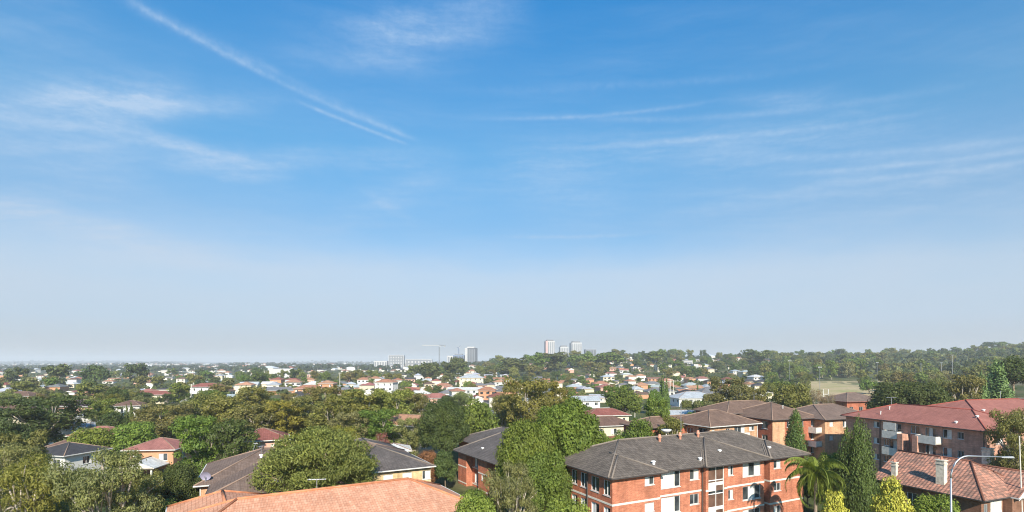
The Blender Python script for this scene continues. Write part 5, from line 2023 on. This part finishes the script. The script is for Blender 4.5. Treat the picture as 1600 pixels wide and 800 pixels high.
tower('blue grey block beside the dark tower', 708, 726, 555, 1530, -4, 'tw_blue', 4, 'tw_dark', 'tw_grey', name='town_block', cat='building')
tower('white flats with orange panels on the eastern slope', 1024, 1047, 570, 640, 4, 'cream_render', 5, 'tw_grey', None, floors=4, name='town_block', cat='building', depth=14)
tower('white stepped flats above the orange panelled ones', 1062, 1080, 563, 760, 2, 'tw_white', 4, 'tw_grey', None, floors=3, name='town_block', cat='building', depth=12)
tower('small square white block among hillside houses', 1082, 1089, 569, 640, 0, 'tw_white', 2, 'tw_grey', None, name='town_block', cat='building', depth=10)
tower('long pale warehouse on the eastern rise', 1196, 1224, 560, 900, 4, 'tw_white', 0, 'tw_grey', None, name='warehouse', cat='building', depth=30)
tower('long white hall in the far trees left of centre', 427, 460, 576, 640, 3, 'tw_white', 0, 'tw_grey', None, name='warehouse', cat='building', depth=25)


def crane(px, jib0, jib1, top, Y, label, mat, luff=None):
    p = at(px, Y)
    h = ztop(top, Y) - p.z
    k = Y / F
    root = empty('tower_crane', p, 0, label, 'crane', 'cranes over the far town')
    m = MB()
    for sx in (-1.1, 1.1):
        for sy in (-1.1, 1.1):
            m.tube([(sx, sy, -3), (sx, sy, h)], .5, 4)
    z = 0
    s = 1
    while z < h - 3:
        for sy in (-1.1, 1.1):
            m.tube([(-1.1 * s, sy, z), (1.1 * s, sy, z + 3)], .2, 4)
            m.tube([(sy, 1.1 * s, z), (sy, -1.1 * s, z + 3)], .2, 4)
        z += 3
        s = -s
    m.build('mast', mat, root)
    c = MB()
    c.box((.8, -1.6, h - 1.5), (3.2, .9, h + 1.4))
    c.build('cab', M['tw_white'], root)
    if luff is None:
        a, e = (jib0 - px) * k, (jib1 - px) * k
        for nm, q0, q1 in (('jib', a, -1.2), ('counter_jib', 1.2, e)):
            j = MB()
            j.tube([(q0, -.7, h + 1.6), (q1, -.7, h + 1.6)], .7, 4)
            j.tube([(q0, .7, h + 1.6), (q1, .7, h + 1.6)], .7, 4)
            j.tube([(q0, 0, h + 3.2), (q1, 0, h + 3.2)], .5, 4)
            n = int(abs(q1 - q0) / 3)
            for i in range(n):
                x0 = q0 + (q1 - q0) * i / n
                x1 = q0 + (q1 - q0) * (i + 1) / n
                j.tube([(x0, -.7, h + 1.6), ((x0 + x1) / 2, 0, h + 3.2), (x1, .7, h + 1.6)], .16, 4)
            j.build(nm, M['tw_grey'] if nm == 'counter_jib' else M['tw_white'], root)
        w_ = MB()
        w_.box((e - 4, -1.3, h - 1.5), (e - .5, 1.3, h + 1.5))
        w_.build('counterweight', M['concrete'], root)
        t_ = MB()
        t_.tube([(-.8, 0, h + 1), (0, 0, h + 6), (.8, 0, h + 1)], .3, 4)
        t_.tube([(0, 0, h + 6), (a * .6, 0, h + 3.3)], .1, 4)
        t_.tube([(0, 0, h + 6), (e * .8, 0, h + 3.3)], .1, 4)
        t_.build('tie', mat, root)
    else:
        j = MB()
        j.tube([(0, 0, h), (luff[0] * k, 0, h + luff[1] * k)], .6, 4)
        j.build('jib', mat, root)
        j = MB()
        j.tube([(0, 0, h), (-2.6 * k, 0, h + .5)], .8, 4)
        j.build('counter_jib', mat, root)
    return root


crane(686.5, 659.5, 696, 541, 1500, 'grey tower crane with a long white horizontal jib over the far town', M['tw_grey'])
crane(716.5, 0, 0, 543, 1600, 'small blue luffing crane beside the dark slab tower', M['tw_blue'], luff=(3.0, 3.5))


# ------------------------------------------------------------------ poles, lamp, aerials
def pole(px, Y, top, r, label, name='power_pole', cat='pole', arms=1, mat='galv', base=None, group=None):
    p = at(px, Y)
    h = ztop(top, Y) - p.z
    root = empty(name, p, R(RH.uniform(-20, 20)), label, cat, group)
    m = MB()
    m.tube([(0, 0, -.8), (0, 0, h)], [r, r * .7], 6)
    m.build('pole', M[mat], root)
    for k in range(arms):
        a = MB()
        a.box((-1.2, -.06, h - .5 - k * .9), (1.2, .06, h - .35 - k * .9))
        a.build('cross_arm', M[mat], root)
    return root


def flood(px, Y, top, label):
    r_ = pole(px, Y, top, .15, label, 'floodlight_pole', 'floodlight', 0, 'galv', group='floodlight poles round the oval')
    h = ztop(top, Y) - r_.location.z
    for k in (-1, 0, 1):
        m = MB()
        m.box((k * .8 - .3, -.25, h - .1), (k * .8 + .3, .15, h + .4))
        m.build('lamp_head', M['galv'], r_)


flood(1234, 420, 564, 'floodlight pole at the left end of the oval')
flood(1281, 352, 574, 'floodlight pole standing on the near side of the oval')
flood(1370.5, 410, 567, 'floodlight pole just above the dense dark tree')
flood(1439, 470, 569, 'floodlight pole right of the dense dark tree')
flood(1471, 480, 567, 'floodlight pole between two clumps of scrub beyond the red roof')
flood(1488, 430, 555, 'tallest floodlight pole, in the woods beyond the red roof')
pole(1047, 250, 592, .17, 'white pole left of the close pair by the fir', mat='white_old')
pole(1052.5, 256, 594, .17, 'white pole right of the close pair by the fir', mat='white_old')
pole(1064, 91, 630, .07, 'slim grey mast rising behind the brick flats ridge', 'mast', 'mast', 0)
pole(299, 245, 600, .2, 'tall white pole in front of the long rust roof', mat='white_old')
pole(531, 350, 582, .2, 'pale pole before the square orange brick house', mat='white_old')
pole(453, 380, 586, .2, 'dark timber pole near the long grey roof', mat='bark')
pole(626, 150, 606, .12, 'thin pole among the central gums', mat='bark')
pole(992, 190, 598, .13, 'pale pole beside the round olive tree', mat='white_old')
pole(1178, 150, 618, .12, 'thin pole rising behind the brown roofs', arms=0)

# rugby posts on the oval
p = at(1290.5, 296)
root = empty('goal_posts', p, R(8), 'white H shaped goal posts on the straw grass of the oval', 'goal posts')
for sx in (-1.6, 1.6):
    m = MB()
    m.tube([(sx, 0, -.3), (sx, 0, 5.2)], .12, 6)
    m.build('post', M['white'], root)
m = MB()
m.tube([(-1.6, 0, 2.4), (1.6, 0, 2.4)], .1, 6)
m.build('crossbar', M['white'], root)

# street lamp
YL = 44
p = at(1487.5, YL)
k = YL / F
root = empty('street_lamp', p, 0, 'tall galvanised street lamp with a long curved arm in front of the tiled house', 'street lamp')
hA = ztop(712.5, YL) - p.z
hb_ = ztop(747, YL) - p.z
m = MB()
m.tube([(0, 0, -.5), (0, 0, 1.2), (-.1, 0, hb_)], [.11, .095, .068], 10)
m.build('pole', M['galv'], root, True)
m = MB()
arm = [(-.1, 0, hb_)]
xa = (1512 - 1487.5) * k
for q in range(1, 9):
    t = q / 8 * math.pi / 2
    arm.append((-.1 + (xa + .1) * (1 - math.cos(t)), 0, hb_ + (hA - hb_) * math.sin(t)))
arm.append(((1567 - 1487.5) * k, 0, hA - .08))
m.tube(arm, [.066] * 9 + [.042], 8)
m.build('arm', M['galv'], root, True)
m = MB()
xh0, xh1 = (1564 - 1487.5) * k, (1584 - 1487.5) * k
zh = hA - .1
m.hexa([(xh0, -.07, zh - .05), (xh1, -.10, zh - .07), (xh1, .10, zh - .07), (xh0, .07, zh - .05), (xh0, -.06, zh + .06), (xh1 - .1, -.08, zh + .08), (xh1 - .1, .08, zh + .08), (xh0, .06, zh + .06)])
m.build('lamp_head', M['galv'], root)
# slim leaning pole at the right edge
YP = 63
p = at(1598, YP)
root = empty('flag_pole', p, 0, 'slim white pole leaning slightly at the right edge beside the gable', 'pole')
m = MB()
m.tube([(0, 0, -.5), (-.40, 0, ztop(683, YP) - p.z)], [.08, .05], 8)
m.build('pole', M['white_old'], root)
m = MB()
m.lathe((-.40, 0, ztop(683, YP) - p.z), [(.05, 0), (.08, .05), (.05, .12)], 8)
m.build('finial', M['white_old'], root)


def antenna(P, h, w, ang, label, lean=0.0, n=5):
    root = empty('tv_antenna', P, R(ang), label, 'antenna', 'television aerials on the roofs')
    m = MB()
    m.tube([(0, 0, -.3), (lean, 0, h)], .035, 6)
    m.build('mast', M['galv'], root)
    m = MB()
    m.tube([(lean - w / 2, 0, h - .05), (lean + w / 2, 0, h - .05)], .03, 6)
    m.build('boom', M['galv'], root)
    for k in range(n):
        x = lean - w / 2 + w * (k + .5) / n
        e = MB()
        e.tube([(x, -.35 + .03 * k, h - .02), (x, .35 - .03 * k, h - .02)], .014, 5)
        e.build('element', M['galv'], root)


def on_ridge(b, px, r0, r1):
    """point of the ridge r0-r1 of building b at bearing px"""
    u = (r1[0] - r0[0], r1[1] - r0[1])
    L = math.hypot(*u)
    s = b.s_on(px, (r0[0], r0[1]), (u[0] / L, u[1] / L))
    ca, sa = math.cos(b.a), math.sin(b.a)
    x, y = r0[0] + u[0] / L * s, r0[1] + u[1] / L * s
    return Vector((b.x + x * ca - y * sa, b.y + x * sa + y * ca, b.z + r0[2]))


antenna(on_ridge(BT, 495, RT[0], RT[1]), .95, 1.55, 10, 'television aerial on the terracotta ridge', n=7)
antenna(on_ridge(BR, 1393, R1[0], R1[1]), 1.1, 1.9, 5, 'television aerial on the long red ridge')
q = Vector((BG1.x, BG1.y, BG1.z))


def on_bld(b, x, y, z):
    ca, sa = math.cos(b.a), math.sin(b.a)
    return Vector((b.x + x * ca - y * sa, b.y + x * sa + y * ca, b.z + z))


antenna(on_bld(BG1, 5.0, 9.0, 7.9), 1.3, .5, 20, 'thin leaning aerial on the left slope of the mauve roof', .5, 2)
antenna(on_bld(BG1, 6.2, 4.6, 7.9), 1.5, .8, 70, 'upright aerial on the mauve roof beside the big brush tree', 0, 4)
antenna(on_bld(BR, 20, 10.6, 13.4), 1.6, .25, 0, 'short pole aerial on the higher red ridge', 0, 2)


def dish(P, r, aim, label):
    root = empty('satellite_dish', P, R(aim), label, 'satellite dish', 'satellite dishes on the mauve roof')
    m = MB()
    m.tube([(0, 0, -.4), (0, 0, .45)], .035, 6)
    m.build('mount', M['galv'], root)
    prof = []
    for k in range(5):
        a = k / 4
        prof.append((r * (1 - a) if k < 4 else .02, .22 * r * (a * (2 - a))))
    d = MB()
    rings = []
    # a bowl opening along -y, tilted up
    for k in range(6):
        rr = r * (1 - k / 5) + .005
        yy = .35 * r * (1 - (rr / r) ** 2)
        ring = []
        for j in range(16):
            t = 2 * math.pi * j / 16
            ring.append(Vector((rr * math.cos(t), yy * .8 - rr * math.sin(t) * .3, .5 + rr * math.sin(t) * .95)))
        rings.append(ring)
    for a, b_ in zip(rings, rings[1:]):
        for j in range(16):
            d.poly([a[j], a[(j + 1) % 16], b_[(j + 1) % 16], b_[j]])
    d.build('bowl', M['dish'], root, True)
    f = MB()
    f.tube([(0, .1, .5 - r * .9), (0, -r * .9, .62)], .02, 5)
    f.build('feed_arm', M['galv'], root)


dish(on_bld(BG1, .5, .1, 6.5), .55, 15, 'mauve grey satellite dish at the front left corner of the mauve roof')
dish(on_bld(BG1, 8.0, -5.6, 6.6), .5, 25, 'mauve grey satellite dish low on the front wing of the mauve roof')
# metal bits of gutter and flue stacked at the corner of the flats are downpipes there
BG1.downpipe(.0, -.08, -1, EG, 'gutter_white')

# ------------------------------------------------------------------ labels for the scattered houses and trees: look first, then the nearest landmark
LAND = [('the white two storey house', 205, 632), ('the mauve roofed pink house', 134, 626), ('the salmon roofed house', 254, 694), ('the cream house at far left', 22, 634),
        ('the long rust roof', 325, 606), ('the long grey roofed block', 433, 600), ('the central gum grove', 575, 630), ('the colonnaded white house', 604, 588),
        ('the pink house with rose roof', 682, 605), ('the dark slab tower', 737, 556), ('the tower crane', 680, 552), ('the tallest white tower', 858, 542), ('the broad white tower', 900, 546),
        ('the long white hall', 738, 588), ('the dense dark round tree', 695, 650), ('the white limbed gum', 822, 605), ('the round olive tree', 976, 616), ('the broad pale grey roof', 1085, 610),
        ('the orange panelled flats', 1036, 573), ('the white forked gum', 1140, 605), ('the oval', 1310, 606), ('the leftmost floodlight pole', 1234, 578), ('the pale warehouse', 1210, 562),
        ('the tallest floodlight pole', 1488, 566), ('the large dense dark tree', 1417, 600), ('the lobed pale conifer', 1553, 585), ('the terracotta roofed wide house', 484, 600), ('the far white hall', 443, 578),
        ('the red and white low house', 242, 615), ('the town end block', 596, 568), ('the spreading dark gum', 72, 650)]
ORD = ['nearest', 'second', 'third', 'fourth', 'fifth', 'sixth', 'seventh', 'eighth', 'ninth', 'tenth', 'eleventh', 'twelfth', 'thirteenth', 'fourteenth']


def rel(px, py):
    best = min(LAND, key=lambda q: ((px - q[1]) * .55) ** 2 + ((py - q[2]) * 1.6) ** 2)
    dx, dy = px - best[1], py - best[2]
    if abs(dx) > abs(dy) * 2.2:
        r_ = 'left of' if dx < 0 else 'right of'
    else:
        r_ = 'beyond' if dy < 0 else 'in front of'
    return r_ + ' ' + best[0], math.hypot(dx, dy)


def sized(v, cuts, words):
    for c, w_ in zip(cuts, words):
        if v < c:
            return w_
    return words[-1]


RNAME = {'terracotta': 'terracotta', 'red': 'dull red', 'brown': 'brown', 'grey': 'grey', 'silver': 'pale grey', 'white': 'white', 'charcoal': 'charcoal', 'orange': 'orange', 'rose': 'rose red', 'mauve': 'dark mauve'}
CNAME = {'olive': 'olive', 'bronze': 'bronze olive', 'dark': 'dark green', 'bright': 'bright green', 'green': 'mid green', 'grey': 'grey green', 'fir': 'deep green', 'pine': 'pale green', 'yellow': 'yellowish'}
pend = {}


def drop(o):
    for ch in o.children_recursive:
        bpy.data.objects.remove(ch)
    bpy.data.objects.remove(o)


# scattered trees and houses that stand wholly behind others are left out
for lst, idx in ((FARH, DROP_H), (FART, DROP_F)):
    for i in idx:
        drop(lst[i][0])
    lst[:] = [q for i, q in enumerate(lst) if i not in idx]
for (o, px, Y, rc, wc, st) in FARH:
    y = HOR + F * (CAMZ - o.location.z - 3) / Y
    r_, d = rel(px, y)
    txt = ('two storey ' if st == 2 else '') + wc.replace('orange', 'orange brick').replace('red', 'red brick') + ' house with ' + RNAME[rc] + ' roof ' + r_
    pend.setdefault(txt, []).append((d, o, 'house', 'houses across the suburb'))
for (o, px, Y, h, wd, cl, nm) in FART:
    x = px_dir(px) * Y
    y = HOR + F * (CAMZ - o.location.z - h * .6) / Y
    r_, d = rel(px, y)
    kind = {'gum_tree': 'gum', 'conifer': 'conifer', 'broadleaf_tree': 'leafy tree'}[nm]
    txt = sized(h, (7, 11, 99), ('small', 'middling', 'tall')) + ' ' + CNAME[cl] + ' ' + kind + ' ' + r_
    pend.setdefault(txt, []).append((d, o, 'tree', {'gum': 'gum trees across the suburb', 'conifer': 'conifers across the suburb', 'leafy tree': 'leafy trees across the suburb'}[kind]))
for txt, lst in pend.items():
    lst.sort(key=lambda q: q[0])
    for k, (d, o, cat, grp) in enumerate(lst):
        t = txt if len(lst) == 1 else ORD[min(k, 13)] + ' ' + ('' if k == 0 else 'nearest ') + txt
        tag(o, t, cat, grp)
for r_, px, Y, top, wd, h_, c_, k_ in TREES[:NHAND]:
    if not r_.get('group'):
        r_['group'] = {'gum_tree': 'gum trees across the suburb', 'broadleaf_tree': 'leafy trees across the suburb'}.get(r_.name.split('.')[0], 'single trees and shrubs near the flats')
for o in list(col.objects):
    if o.name.split('.')[0] in ('brown_roof_flats', 'brick_apartment_block'):
        o['group'] = 'blocks of flats'
